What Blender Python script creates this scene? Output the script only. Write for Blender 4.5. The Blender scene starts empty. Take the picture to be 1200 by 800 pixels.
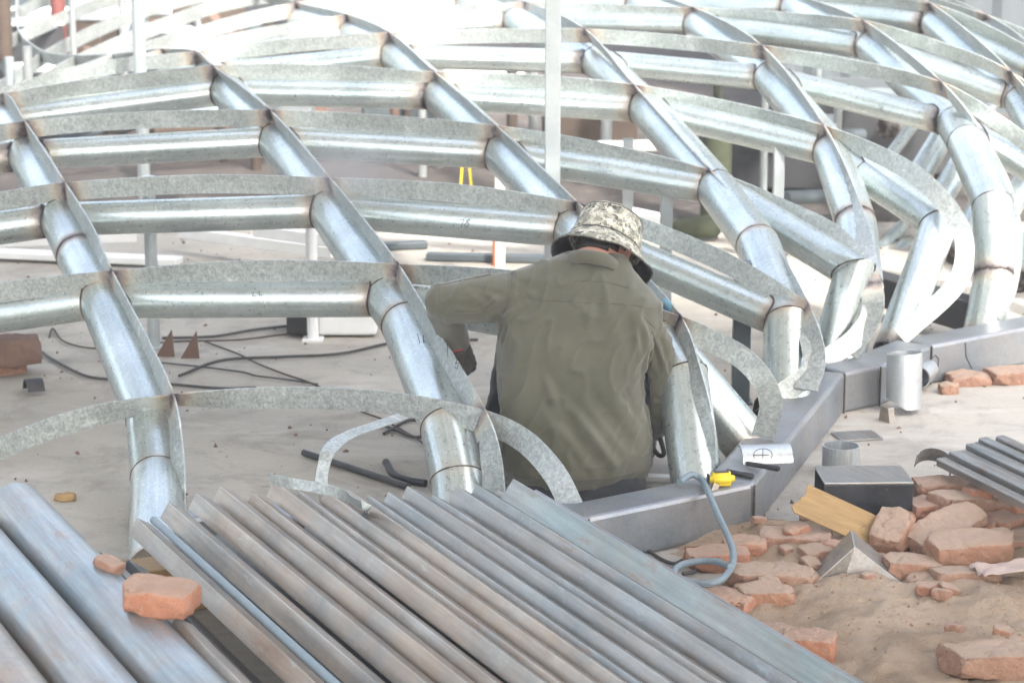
import bpy, bmesh, math, random
from mathutils import Vector, Matrix, noise
from mathutils.bvhtree import BVHTree
random.seed(11)
SC = bpy.context.scene
COL = SC.collection
R = math.radians
# ------------------------------------------------------------------ camera
H, PITCH, F = 2.1, R(13.0), 85 / 36 * 1200
cam = bpy.data.cameras.new('camera'); co = bpy.data.objects.new('camera', cam); COL.objects.link(co)
cam.lens = 85; cam.sensor_width = 36; cam.clip_start = .05; cam.clip_end = 400
co.location = (0, 0, H); co.rotation_euler = (R(90) - PITCH, 0, 0)
cam.dof.use_dof = True; cam.dof.focus_distance = 6.7; cam.dof.aperture_fstop = 5.0
SC.camera = co
# ------------------------------------------------------------------ light
SUN_EL, SUN_AZ = 43, 152          # azimuth clockwise from +Y (away from the camera), towards +X
w = bpy.data.worlds.new('World'); SC.world = w; w.use_nodes = True
nt = w.node_tree
sky = nt.nodes.new('ShaderNodeTexSky'); sky.sky_type = 'NISHITA'; sky.sun_disc = False
sky.sun_elevation = R(SUN_EL); sky.sun_rotation = R(SUN_AZ)
sky.air_density = 1.0; sky.dust_density = 5.0; sky.ozone_density = .6; sky.altitude = 0
bg = nt.nodes['Background']; hs = nt.nodes.new('ShaderNodeHueSaturation'); hs.inputs['Saturation'].default_value = .6   # milky, hazy sky
nt.links.new(sky.outputs[0], hs.inputs['Color']); nt.links.new(hs.outputs[0], bg.inputs[0]); bg.inputs[1].default_value = .15
sd = bpy.data.lights.new('sun', 'SUN'); sd.energy = 1.6; sd.angle = R(4); sd.color = (1, .965, .91)
so = bpy.data.objects.new('sun', sd); COL.objects.link(so)
sv = Vector((math.sin(R(SUN_AZ)) * math.cos(R(SUN_EL)), math.cos(R(SUN_AZ)) * math.cos(R(SUN_EL)), math.sin(R(SUN_EL))))
so.rotation_euler = sv.to_track_quat('Z', 'Y').to_euler(); so.location = (3, 6, 12)
SC.view_settings.view_transform = 'Standard'; SC.view_settings.look = 'None'
SC.view_settings.exposure = 2.36; SC.view_settings.gamma = 1
SC.render.engine = 'CYCLES'
SC.cycles.max_bounces = 8

# ------------------------------------------------------------------ surveying helpers: sight a photo point at a known distance or height
CF = Vector((0, math.cos(PITCH), -math.sin(PITCH))); CU = Vector((0, math.sin(PITCH), math.cos(PITCH)))
def ray(px, py): return CF + Vector((1, 0, 0)) * ((px - 600) / F) - CU * ((py - 400) / F)
def at(px, py, Y):
    d = ray(px, py); return Vector((0, 0, H)) + d * (Y / d.y)
def gp(px, py, z=0.0):
    d = ray(px, py); return Vector((0, 0, H)) + d * ((z - H) / d.z)

# ------------------------------------------------------------------ mesh helpers
def mesh_obj(name, verts, faces, mat=None, parent=None, smooth=True, uvs=None, heat=None, sharp=None):
    me = bpy.data.meshes.new(name)
    me.from_pydata([tuple(v) for v in verts], [], faces)
    if uvs is not None:
        ul = me.uv_layers.new(name='UVMap')
        for p in me.polygons:
            for li, q in zip(p.loop_indices, uvs[p.index]): ul.data[li].uv = q
    if heat is not None:
        a = me.attributes.new('scorch', 'FLOAT', 'POINT'); a.data.foreach_set('value', heat)
    me.validate(); me.update()
    if smooth: me.polygons.foreach_set('use_smooth', [True] * len(me.polygons))
    if sharp is not None: me.set_sharp_from_angle(angle=R(sharp))
    o = bpy.data.objects.new(name, me); COL.objects.link(o)
    if mat: me.materials.append(mat)
    if parent: o.parent = parent
    return o
def empty(name, loc=(0, 0, 0), parent=None):
    o = bpy.data.objects.new(name, None); o.empty_display_size = .1; COL.objects.link(o); o.location = loc
    if parent: o.parent = parent
    return o
def tag(o, label=None, cat=None, group=None, kind=None):
    if label: o['label'] = label
    if cat: o['category'] = cat
    if group: o['group'] = group
    if kind: o['kind'] = kind
    return o
def recenter(o):
    """move a mesh's origin to the foot of its own geometry"""
    vs = [v.co for v in o.data.vertices]
    c = Vector((sum(v.x for v in vs) / len(vs), sum(v.y for v in vs) / len(vs), min(v.z for v in vs)))
    o.data.transform(Matrix.Translation(-c)); o.location = o.location + c
    return o
def frame_for(d):
    d = d.normalized(); u = d.cross(Vector((0, 0, 1)))
    if u.length < 1e-3: u = Vector((1, 0, 0))
    u.normalize(); v = d.cross(u).normalized(); return u, v
def tube(name, pts, r, mat, parent=None, seg=28, caps=True, heat=(0, 0), step=.12, dents=0, wall=0, label=None, hscale=.05):
    """mitred round tube along a polyline; radii may vary; vertex attribute 'heat' near the welded ends"""
    P = [Vector(p) for p in pts]; n = len(P)
    rr = r if isinstance(r, (list, tuple)) else [r] * n
    L = [0]
    for i in range(1, n): L.append(L[-1] + (P[i] - P[i - 1]).length)
    tot = L[-1]
    def build(rr, flip, V, Fc, UV, HT):
        base = len(V)
        rings = []
        d = (P[1] - P[0]).normalized(); u, v = frame_for(d)
        ringpts = [P[0] + (u * math.cos(a) + v * math.sin(a)) * rr[0] for a in [2 * math.pi * k / seg for k in range(seg)]]
        rings.append((ringpts, 0))
        for i in range(1, n):
            d = (P[i] - P[i - 1]).normalized()
            if i < n - 1:
                d2 = (P[i + 1] - P[i]).normalized(); nb = (d + d2)
                nb = nb.normalized() if nb.length > 1e-4 else d
            else: d2 = d; nb = d
            # frame perpendicular to d, transported
            end = []
            for k in range(seg):
                a = 2 * math.pi * k / seg
                q = P[i] + (u * math.cos(a) + v * math.sin(a)) * rr[i]
                s = (P[i] - q).dot(nb) / max(.25, d.dot(nb)); q = q + d * s
                end.append(q)
            start = rings[-1][0]
            ln = L[i] - L[i - 1]
            fr = [f / 1 for f in []]
            ns = max(1, int(ln / step))
            ts = [k / ns for k in range(1, ns)]
            if heat[0] and i == 1: ts += [q / ln for q in (.04, .06, .08, .10, .13, .17, .22) if q < ln * .6]
            if heat[1] and i == n - 1: ts += [1 - q / ln for q in (.04, .06, .08, .10, .13, .17, .22) if q < ln * .6]
            for t in sorted(set(ts)):
                rings.append(([start[k].lerp(end[k], t) for k in range(seg)], L[i - 1] + ln * t))
            rings.append((end, L[i]))
            if i < n - 1:
                q = d.rotation_difference(d2); u = q @ u; v = q @ v
        for pts_, l in rings:
            V.extend(pts_)
            h = 0
            if heat[0]: h = max(h, heat[0] * math.exp(-l / hscale))
            if heat[1]: h = max(h, heat[1] * math.exp(-(tot - l) / hscale))
            HT.extend([h] * seg)
        for j in range(len(rings) - 1):
            for k in range(seg):
                a = base + j * seg + k; b = base + j * seg + (k + 1) % seg
                f = (a, b, b + seg, a + seg) if not flip else (a, a + seg, b + seg, b)
                Fc.append(f)
                u0, u1 = k / seg, (k + 1) / seg; v0, v1 = rings[j][1], rings[j + 1][1]
                UV.append([(u0, v0), (u1, v0), (u1, v1), (u0, v1)] if not flip else [(u0, v0), (u0, v1), (u1, v1), (u1, v0)])
        return base, len(rings)
    V, Fc, UV, HT = [], [], [], []
    b0, nr = build(rr, False, V, Fc, UV, HT)
    if wall:
        b1, nr1 = build([q - wall for q in rr], True, V, Fc, UV, HT)
        for e0, e1, fl in ((b0, b1, True), (b0 + (nr - 1) * seg, b1 + (nr1 - 1) * seg, False)):
            for k in range(seg):
                a, b = e0 + k, e0 + (k + 1) % seg; c, d_ = e1 + (k + 1) % seg, e1 + k
                Fc.append((a, d_, c, b) if fl else (a, b, c, d_)); UV.append([(0, 0)] * 4)
    elif caps:
        Fc.append(tuple(range(b0 + seg - 1, b0 - 1, -1))); UV.append([(.5, 0)] * seg)
        e = b0 + (nr - 1) * seg
        Fc.append(tuple(range(e, e + seg))); UV.append([(.5, 0)] * seg)
    o = mesh_obj(name, V, Fc, mat, parent, True, UV, HT, sharp=50)
    if label: o['label'] = label
    return o
def catmull(P, N, per=10):
    """Catmull-Rom through points P, with vectors N interpolated alongside"""
    out, nn = [], []
    n = len(P)
    for i in range(n - 1):
        p0 = P[i - 1] if i else P[0] * 2 - P[1]; p1 = P[i]; p2 = P[i + 1]; p3 = P[i + 2] if i + 2 < n else P[-1] * 2 - P[-2]
        for k in range(per):
            t = k / per
            out.append(.5 * ((2 * p1) + (p2 - p0) * t + (2 * p0 - 5 * p1 + 4 * p2 - p3) * t * t + (3 * p1 - p0 - 3 * p2 + p3) * t ** 3))
            nn.append(N[i].lerp(N[i + 1], t))
    out.append(P[-1]); nn.append(N[-1]); return out, nn
def strip(name, P, N, wd, th, mat, parent=None, per=10, hot=(), label=None):
    """flat bar standing on edge: outer edge through P, width wd along -N"""
    pts, nn = catmull(P, N, per)
    V, Fc, UV, HT = [], [], [], []
    L = 0
    hp = [P[i] for i in hot]
    for i, p in enumerate(pts):
        t = (pts[min(i + 1, len(pts) - 1)] - pts[max(i - 1, 0)]).normalized()
        nrm = (nn[i] - t * nn[i].dot(t)).normalized(); b = t.cross(nrm).normalized() * th / 2
        if i: L += (p - pts[i - 1]).length
        a = p - nrm * wd
        V += [p - b, p + b, a + b, a - b]
        h = max([math.exp(-(p - q).length / .045) for q in hp] + [0]); HT += [h * .72] * 4
        if i:
            e = (i - 1) * 4; g = i * 4
            l0 = L - (p - pts[i - 1]).length
            for k in range(4):
                k2 = (k + 1) % 4
                Fc.append((e + k, e + k2, g + k2, g + k))
                wv = [(0, .1), (.1, .9), (.9, 1), (0, 1)][k] if k != 3 else (.0, .9)
                UV.append([(wv[0], l0), (wv[1], l0), (wv[1], L), (wv[0], L)])
    Fc += [(3, 2, 1, 0), tuple(len(V) - 4 + k for k in range(4))]; UV += [[(0, 0)] * 4] * 2
    o = mesh_obj(name, V, Fc, mat, parent, True, UV, HT, sharp=40)
    if label: o['label'] = label
    return o
def bm_obj(name, bm, mat, parent=None, smooth=False, sharp=None):
    me = bpy.data.meshes.new(name); bm.to_mesh(me); bm.free()
    if mat: me.materials.append(mat)
    if smooth: me.polygons.foreach_set('use_smooth', [True] * len(me.polygons))
    if sharp: me.set_sharp_from_angle(angle=R(sharp))
    o = bpy.data.objects.new(name, me); COL.objects.link(o)
    if parent: o.parent = parent
    return o
def bake(o):
    """apply an object's modifiers"""
    dg = bpy.context.evaluated_depsgraph_get(); dg.update()
    me = bpy.data.meshes.new_from_object(o.evaluated_get(dg)); o.modifiers.clear(); o.data = me
    return o
def prism(name, prof, p0, p1, up, mat, parent=None, bevel=.0, cap=True, smooth=False):
    """profile polygon [(side, up)] extruded from p0 to p1"""
    p0, p1 = Vector(p0), Vector(p1); d = (p1 - p0).normalized(); s = d.cross(Vector(up)).normalized(); u = s.cross(d).normalized()
    bm = bmesh.new(); n = len(prof)
    k = max(1, int((p1 - p0).length / .25)); rows = []
    for j in range(k + 1):
        c = p0.lerp(p1, j / k); rows.append([bm.verts.new(c + s * a + u * b) for a, b in prof])
    for j in range(k):
        for i in range(n):
            bm.faces.new((rows[j][i], rows[j][(i + 1) % n], rows[j + 1][(i + 1) % n], rows[j + 1][i]))
    if cap: bm.faces.new(rows[0][::-1]); bm.faces.new(rows[-1])
    bmesh.ops.recalc_face_normals(bm, faces=bm.faces)
    if bevel:
        es = [e for e in bm.edges if len(e.link_faces) == 2 and e.calc_face_angle() > .5]
        bmesh.ops.bevel(bm, geom=es, offset=bevel, segments=2, profile=.5, affect='EDGES', clamp_overlap=True)
    return bm_obj(name, bm, mat, parent, False)
def box(name, p0, p1, wd, ht, up, mat, parent=None, bevel=.004):
    return prism(name, [(-wd / 2, -ht / 2), (wd / 2, -ht / 2), (wd / 2, ht / 2), (-wd / 2, ht / 2)], p0, p1, up, mat, parent, bevel)

# ------------------------------------------------------------------ materials
class M:
    def __init__(s, name, rough=.5, metal=0.0, spec=.5):
        s.m = bpy.data.materials.new(name); s.m.use_nodes = True; s.t = s.m.node_tree; s.N = s.t.nodes
        s.b = s.N['Principled BSDF']; s.b.inputs['Roughness'].default_value = rough; s.b.inputs['Metallic'].default_value = metal
        s.b.inputs['Specular IOR Level'].default_value = spec
    def n(s, ty, **k):
        x = s.N.new(ty)
        for a, v in k.items(): setattr(x, a, v)
        return x
    def l(s, a, b): s.t.links.new(a, b)
    def coord(s, kind='Object', scale=(1, 1, 1)):
        c = s.n('ShaderNodeTexCoord'); m = s.n('ShaderNodeMapping'); m.inputs['Scale'].default_value = scale
        s.l(c.outputs[kind], m.inputs[0]); return m.outputs[0]
    def noise(s, vec, scale, detail=4, rough=.55, dist=0):
        x = s.n('ShaderNodeTexNoise'); x.inputs['Scale'].default_value = scale; x.inputs['Detail'].default_value = detail
        x.inputs['Roughness'].default_value = rough; x.inputs['Distortion'].default_value = dist
        s.l(vec, x.inputs['Vector']); return x.outputs[0]
    def ramp(s, fac, stops, mode='LINEAR'):
        x = s.n('ShaderNodeValToRGB'); e = x.color_ramp.elements; x.color_ramp.interpolation = mode
        while len(e) < len(stops): e.new(1)
        for q, (p, c) in zip(e, stops):
            q.position = p; q.color = (c, c, c, 1) if isinstance(c, (int, float)) else (*c, 1)
        s.l(fac, x.inputs[0]); return x.outputs[0]
    def mix(s, fac, a, b, mode='MIX'):
        x = s.n('ShaderNodeMix', data_type='RGBA', blend_type=mode)
        for i, v in ((0, fac), (6, a), (7, b)):
            if isinstance(v, (int, float)): x.inputs[i].default_value = v
            elif isinstance(v, tuple): x.inputs[i].default_value = (*v, 1)
            else: s.l(v, x.inputs[i])
        return x.outputs[2]
    def math(s, op, a, b=0.0, clamp=False):
        x = s.n('ShaderNodeMath', operation=op, use_clamp=clamp)
        for i, v in ((0, a), (1, b)):
            if isinstance(v, (int, float)): x.inputs[i].default_value = v
            else: s.l(v, x.inputs[i])
        return x.outputs[0]
    def col(s, c):
        if isinstance(c, tuple): s.b.inputs['Base Color'].default_value = (*c, 1)
        else: s.l(c, s.b.inputs['Base Color'])
    def rough(s, r): s.l(r, s.b.inputs['Roughness'])
    def bump(s, h, strength=.3, dist=.01):
        x = s.n('ShaderNodeBump'); x.inputs['Strength'].default_value = strength; x.inputs['Distance'].default_value = dist
        s.l(h, x.inputs['Height']); s.l(x.outputs[0], s.b.inputs['Normal'])

def galvanized(name, lo, hi, rlo, rhi, metal, spangle=.5, heatamt=1.0, streak=True, dust=.0, axis=None, wear=0):
    m = M(name, .35, metal)
    oc = m.coord('Object'); oi = m.n('ShaderNodeObjectInfo')
    add = m.n('ShaderNodeVectorMath', operation='ADD'); m.l(oc, add.inputs[0])
    cmb = m.n('ShaderNodeCombineXYZ'); r7 = m.math('MULTIPLY', oi.outputs['Random'], 37.0)
    for i in range(3): m.l(r7, cmb.inputs[i])
    m.l(cmb.outputs[0], add.inputs[1]); v = add.outputs[0]
    n1 = m.noise(v, 3.5, 5, .6); n2 = m.noise(v, 62, 5, .7, .4)
    vo = m.n('ShaderNodeTexVoronoi'); vo.inputs['Scale'].default_value = 140; m.l(v, vo.inputs['Vector'])
    base = m.mix(m.ramp(n1, [(.3, 0), (.7, 1)]), lo, hi)
    g = m.ramp(vo.outputs['Color'], [(0, 1 - .28 * spangle), (1, 1 + .12 * spangle)])
    base = m.mix(1.0, base, g, 'MULTIPLY')
    g2 = m.ramp(n2, [(.35, 1 - .3 * spangle), (.62, 1.0)]); base = m.mix(1.0, base, g2, 'MULTIPLY')
    uv = m.coord('UV', (9, .6, 1)); ns = m.noise(uv, 4.0, 5, .65)
    if not streak:
        cs = m.noise(m.coord('UV', (.5, 34, 1)), 5.0, 5, .7); base = m.mix(1.0, base, m.ramp(cs, [(.3, .80), (.7, 1.12)]), 'MULTIPLY')
        wp = m.noise(v, 7, 6, .7, 1.5); base = m.mix(m.ramp(wp, [(.60, 0), (.68, .55)]), base, (.66, .68, .67)); base = m.mix(m.ramp(wp, [(.30, .5), (.38, 0)]), base, (.24, .235, .22))
    if streak: base = m.mix(1.0, base, m.ramp(ns, [(.3, .8), (.7, 1.08)]), 'MULTIPLY')
    # scuffs: small pale and dark marks
    n3 = m.noise(v, 16, 8, .75, 1.2)
    base = m.mix(m.ramp(n3, [(.66, 0), (.74, .18)]), base, (.72, .74, .74))
    base = m.mix(m.ramp(n3, [(.20, .2), (.27, 0)]), base, (.22, .215, .21))
    if dust:
        nd = m.noise(v, 2.2, 7, .75); base = m.mix(m.ramp(nd, [(.42, 0), (.60, dust)]), base, (.33, .245, .18))
    if axis is not None:
        mp = m.n('ShaderNodeMapping'); mp.inputs['Rotation'].default_value = (0, 0, axis); mp.vector_type = 'POINT'; m.l(v, mp.inputs[0])
        m2 = m.n('ShaderNodeMapping'); m2.inputs['Scale'].default_value = (1.2, 26, 26); m.l(mp.outputs[0], m2.inputs[0])
        sn = m.noise(m2.outputs[0], 2.0, 7, .7); base = m.mix(1.0, base, m.ramp(sn, [(.3, .72), (.7, 1.2)]), 'MULTIPLY')
        m3 = m.n('ShaderNodeMapping'); m3.inputs['Scale'].default_value = (3, 14, 14); m.l(mp.outputs[0], m3.inputs[0])
        rs = m.noise(m3.outputs[0], 1.6, 8, .75, .4); base = m.mix(m.ramp(rs, [(.56, 0), (.66, .7)]), base, (.25, .165, .115)); base = m.mix(m.ramp(rs, [(.30, .6), (.38, 0)]), base, (.44, .50, .53))
    if wear:  # ridge catch light painted into the colour, along with worn edges
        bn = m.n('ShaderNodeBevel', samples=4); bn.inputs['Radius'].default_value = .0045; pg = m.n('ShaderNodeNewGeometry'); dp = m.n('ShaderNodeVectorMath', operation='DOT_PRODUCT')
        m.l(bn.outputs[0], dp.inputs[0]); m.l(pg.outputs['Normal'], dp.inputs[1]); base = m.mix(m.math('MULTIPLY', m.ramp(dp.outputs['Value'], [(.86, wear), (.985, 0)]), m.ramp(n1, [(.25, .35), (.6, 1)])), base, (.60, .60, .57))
    # heat tint and soot where it was welded
    at_ = m.n('ShaderNodeAttribute', attribute_name='scorch')
    nh = m.noise(v, 11, 4, .7)
    hh = m.math('ADD', at_.outputs['Fac'], m.math('MULTIPLY', m.math('SUBTRACT', nh, .5), m.math('MULTIPLY', at_.outputs['Fac'], 2.4)))
    tint = m.ramp(hh, [(.0, (.55, .55, .5)), (.22, (.56, .51, .42)), (.38, (.36, .26, .18)), (.55, (.24, .20, .20)), (.75, (.07, .055, .05)), (1, (.03, .027, .025))])
    base = m.mix(m.ramp(hh, [(.06, 0), (.3, .62 * heatamt), (.8, heatamt)]), base, tint)
    m.col(base)
    rr = m.mix(m.ramp(n2, [(.3, 0), (.7, 1)]), (rlo,) * 3, (rhi,) * 3)
    rr = m.mix(m.ramp(hh, [(.2, 0), (.8, 1)]), rr, (.75,) * 3); m.rough(rr)
    b = m.math('ADD', m.math('MULTIPLY', n1, 1.0), m.math('MULTIPLY', n3, .04)); m.bump(b, .10, .006)
    return m.m
MAT = {}
STK = R(65.5)      # direction in which the stacked steel lies, for mill streaks along the bars
MAT['pipe'] = galvanized('galvanized_pipe', (.45, .51, .505), (.63, .69, .68), .24, .38, .80, .28)
MAT['bar'] = galvanized('galvanized_flat_bar', (.35, .38, .365), (.52, .555, .54), .36, .54, .42, 1.0, streak=False)
MAT['stub'] = galvanized('cut_pipe_zinc', (.52, .55, .56), (.66, .69, .70), .3, .45, .8, .3)
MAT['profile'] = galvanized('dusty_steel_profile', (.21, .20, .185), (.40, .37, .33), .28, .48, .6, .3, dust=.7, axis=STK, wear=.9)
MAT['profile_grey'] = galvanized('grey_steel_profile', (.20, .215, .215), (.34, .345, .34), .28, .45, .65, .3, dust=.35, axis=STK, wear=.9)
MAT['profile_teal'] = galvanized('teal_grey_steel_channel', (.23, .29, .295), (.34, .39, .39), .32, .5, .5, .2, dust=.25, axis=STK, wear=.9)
MAT['bigpipe'] = galvanized('dusty_blue_steel_pipe', (.21, .28, .32), (.33, .39, .43), .30, .45, .55, .2, dust=.5, axis=STK)
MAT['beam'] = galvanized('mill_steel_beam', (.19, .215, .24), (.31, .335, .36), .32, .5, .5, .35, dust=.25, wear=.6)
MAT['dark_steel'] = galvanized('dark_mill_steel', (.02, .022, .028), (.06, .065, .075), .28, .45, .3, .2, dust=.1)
def simple(name, c, rough=.6, metal=0, var=.25, sc=12, bump=.2, bd=.003, c2=None):
    m = M(name, rough, metal); v = m.coord('Object'); n = m.noise(v, sc, 5, .65)
    c2 = c2 or tuple(q * (1 - var) for q in c)
    m.col(m.mix(m.ramp(n, [(.3, 0), (.7, 1)]), c2, c)); m.bump(m.noise(v, sc * 4, 4), bump, bd); return m.m
MAT['weld'] = simple('burnt_weld_bead', (.10, .075, .055), .7, .4, .6, 60, .6, .002, (.02, .018, .016))
MAT['cable'] = simple('black_rubber_cable', (.05, .048, .045), .55, 0, .4, 30)
MAT['hose'] = simple('grey_blue_cable', (.17, .22, .25), .45, 0, .2, 30)
MAT['white_paint'] = simple('chalky_white_paint', (.78, .79, .78), .5, 0, .12, 8)
MAT['ink'] = simple('marker_ink', (.035, .04, .05), .6)
MAT['yellow'] = simple('yellow_plastic', (.75, .56, .03), .35, 0, .1, 20)
MAT['black'] = simple('black_plastic', (.03, .03, .032), .4, 0, .3, 20)
MAT['orange'] = simple('orange_plastic', (.85, .22, .04), .4)
MAT['rust'] = simple('rusty_plate', (.20, .125, .095), .85, .1, .4, 9, .4)
MAT['redpaint'] = simple('faded_red_paint', (.17, .05, .042), .6, 0, .3, 9)
MAT['greypaint'] = simple('grey_enamel', (.085, .105, .115), .5, .1, .3, 6)
MAT['blue'] = simple('light_blue_cloth', (.13, .26, .34), .8)
MAT['green'] = simple('yellow_green_canvas', (.055, .065, .035), .85, 0, .45, 9)
MAT['dull'] = simple('dark_tarpaulin', (.035, .036, .04), .7, 0, .4, 5)
MAT['brownbox'] = simple('brown_cardboard', (.075, .052, .038), .85, 0, .4, 6)
def m_ground():
    m = M('concrete_slab', .85); v = m.coord('Object')
    a = m.noise(v, .55, 6, .6); b = m.noise(v, 4.5, 8, .7, .5); c = m.noise(v, 40, 6, .7); d = m.noise(m.coord('Object', (1, 3.2, 1)), 1.3, 5, .65, 1)
    k = m.mix(m.ramp(a, [(.35, 0), (.65, 1)]), (.325, .298, .255), (.425, .395, .345))
    k = m.mix(m.ramp(b, [(.5, 0), (.68, .55)]), k, (.19, .18, .165))
    k = m.mix(m.ramp(d, [(.52, 0), (.66, .5)]), k, (.50, .48, .44))
    k = m.mix(m.ramp(c, [(.58, 0), (.72, .5)]), k, (.18, .165, .15))
    k = m.mix(m.ramp(m.noise(v, 90, 3), [(.66, 0), (.70, .5)]), k, (.62, .6, .56))
    e_ = m.noise(v, 1.9, 9, .72, .8); k = m.mix(m.ramp(e_, [(.53, 0), (.60, .4), (.72, .65)]), k, (.235, .21, .18))
    f_ = m.noise(v, 14, 8, .8, .3); k = m.mix(m.ramp(f_, [(.60, 0), (.66, .6)]), k, (.15, .135, .12))
    m.col(k); m.bump(m.math('ADD', b, m.math('MULTIPLY', c, .5)), .35, .008); return m.m
MAT['ground'] = m_ground()
def m_sand():
    m = M('sandy_soil', .95); v = m.coord('Object')
    a = m.noise(v, 2.4, 6, .6); b = m.noise(v, 22, 8, .75, .3); c = m.noise(v, 150, 4, .7)
    k = m.mix(m.ramp(a, [(.35, 0), (.65, 1)]), (.37, .265, .18), (.51, .39, .28))
    k = m.mix(m.ramp(b, [(.5, 0), (.72, .5)]), k, (.22, .14, .09))
    k = m.mix(m.ramp(c, [(.6, 0), (.75, .5)]), k, (.52, .42, .33))
    m.col(k); m.bump(m.math('ADD', b, m.math('MULTIPLY', c, .5)), 1.0, .02); return m.m
MAT['sand'] = m_sand()
def m_brick(name, core, dustc, amt):
    m = M(name, .9); v = m.coord('Object'); oi = m.n('ShaderNodeObjectInfo')
    a = m.noise(v, 9, 6, .7); b = m.noise(v, 60, 6, .75)
    k = m.mix(m.ramp(a, [(.3, 0), (.7, 1)]), tuple(q * .72 for q in core), core)
    k = m.mix(m.ramp(oi.outputs['Random'], [(0, 0), (1, .75)]), k, (.30, .19, .14)); k = m.mix(m.ramp(m.noise(v, 28, 8, .8, .6), [(.50, 0), (.62, .7)]), k, tuple(.6 * q_ + .4 * w_ for q_, w_ in zip(dustc, core)))
    pit = m.noise(v, 130, 3, .6); k = m.mix(m.ramp(pit, [(.30, .7), (.38, 0)]), k, (.14, .08, .06))
    # settled dust: on faces that look up in the brick's own resting place
    g = m.n('ShaderNodeNewGeometry'); s = m.n('ShaderNodeSeparateXYZ'); m.l(g.outputs['Normal'], s.inputs[0])
    f = m.math('MULTIPLY', m.ramp(s.outputs['Z'], [(.35, 0), (.8, 1)]), m.ramp(a, [(.25, amt), (.75, amt * .55)]))
    k = m.mix(f, k, dustc)
    k = m.mix(m.ramp(b, [(.62, 0), (.74, .6)]), k, (.25, .12, .08))
    m.col(k); m.bump(m.math('ADD', a, m.math('MULTIPLY', b, 1.4)), 1.0, .008); return m.m
MAT['brick'] = m_brick('red_clay_brick', (.50, .215, .125), (.44, .335, .26), .8)
MAT['brick_dusty'] = m_brick('dusty_clay_brick', (.43, .225, .14), (.44, .335, .255), .9)
def m_fabric(name, c1, c2, sc=5, weave=900):
    m = M(name, .9, 0, .2); v = m.coord('Object'); a = m.noise(v, sc, 5, .6); b = m.noise(v, 35, 5, .7)
    k = m.mix(m.ramp(a, [(.3, 0), (.7, 1)]), c1, c2); k = m.mix(m.ramp(b, [(.55, 0), (.75, .25)]), k, tuple(q * 1.35 for q in c2))
    m.col(k); c = m.noise(v, weave, 2); m.bump(m.math('ADD', m.math('MULTIPLY', c, .5), b), .25, .0025)
    m.b.inputs['Sheen Weight'].default_value = .25; m.b.inputs['Sheen Roughness'].default_value = .6
    return m.m
MAT['jacket'] = m_fabric('olive_cotton', (.066, .065, .046), (.093, .091, .065))
MAT['seam'] = m_fabric('olive_seam', (.045, .043, .032), (.06, .057, .043))
MAT['trousers'] = m_fabric('charcoal_cloth', (.022, .024, .03), (.035, .036, .042))
MAT['glove'] = m_fabric('brown_glove', (.045, .04, .035), (.085, .075, .065), 14)
MAT['redcuff'] = m_fabric('red_cuff', (.45, .03, .04), (.55, .05, .06))
def m_skin():
    m = M('skin', .5); v = m.coord('Object'); m.col(m.mix(m.noise(v, 18, 4), (.42, .20, .14), (.56, .31, .23)))
    m.b.inputs['Subsurface Weight'].default_value = .1; m.b.inputs['Subsurface Radius'].default_value = (.01, .004, .002)
    return m.m
MAT['skin'] = m_skin()
MAT['hair'] = simple('black_hair', (.02, .016, .014), .5, 0, .4, 120, .8, .002)
def m_camo():
    m = M('digital_camouflage', .9, 0, .2)
    c = m.n('ShaderNodeTexCoord'); sn = m.n('ShaderNodeVectorMath', operation='SNAP'); m.l(c.outputs['Object'], sn.inputs[0]); sn.inputs[1].default_value = (.0028,) * 3
    v = sn.outputs[0]
    a = m.noise(v, 34, 3, .6); b = m.noise(v, 55, 3, .6, .2); d = m.noise(v, 48, 2, .5, .6)
    k = m.ramp(a, [(0, (.25, .245, .20)), (.46, (.42, .40, .33)), (.56, (.56, .53, .45)), (.66, (.28, .275, .225))], 'CONSTANT')
    k = m.mix(m.ramp(b, [(.0, 0), (.57, 1)], 'CONSTANT'), k, (.15, .16, .135))
    k = m.mix(m.ramp(d, [(.0, 0), (.62, 1)], 'CONSTANT'), k, (.075, .07, .065))
    m.col(k); m.bump(m.noise(c.outputs['Object'], 60, 4), .25, .004); return m.m
MAT['camo'] = m_camo()
MAT['camo_brim'] = MAT['camo']
def m_ply():
    m = M('weathered_yellow_board', .7); v = m.coord('Object', (1, 9, 1)); a = m.noise(v, 6, 6, .65, .6); b = m.noise(m.coord('Object'), 24, 6, .7, .5)
    k = m.mix(m.ramp(a, [(.3, 0), (.7, 1)]), (.22, .135, .055), (.35, .23, .10)); k = m.mix(m.ramp(b, [(.64, 0), (.7, .8)]), k, (.12, .09, .06))
    k = m.mix(m.ramp(b, [(.3, .5), (.36, 0)]), k, (.25, .30, .12))
    m.col(k); m.bump(b, .3, .003); return m.m
MAT['ply'] = m_ply()
def m_wall():
    m = M('corrugated_grey_sheet', .6, .1); v = m.coord('Object'); a = m.noise(v, 1.2, 5, .6)
    m.col(m.mix(a, (.05, .062, .068), (.085, .10, .108))); return m.m
MAT['wall'] = m_wall()
MAT['dirty_white'] = simple('dirty_white_paint', (.24, .255, .255), .6, 0, .3, 9)
MAT['roof_sheet'] = simple('pale_roof_sheet', (.62, .64, .64), .6, 0, .1, 2)

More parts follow.
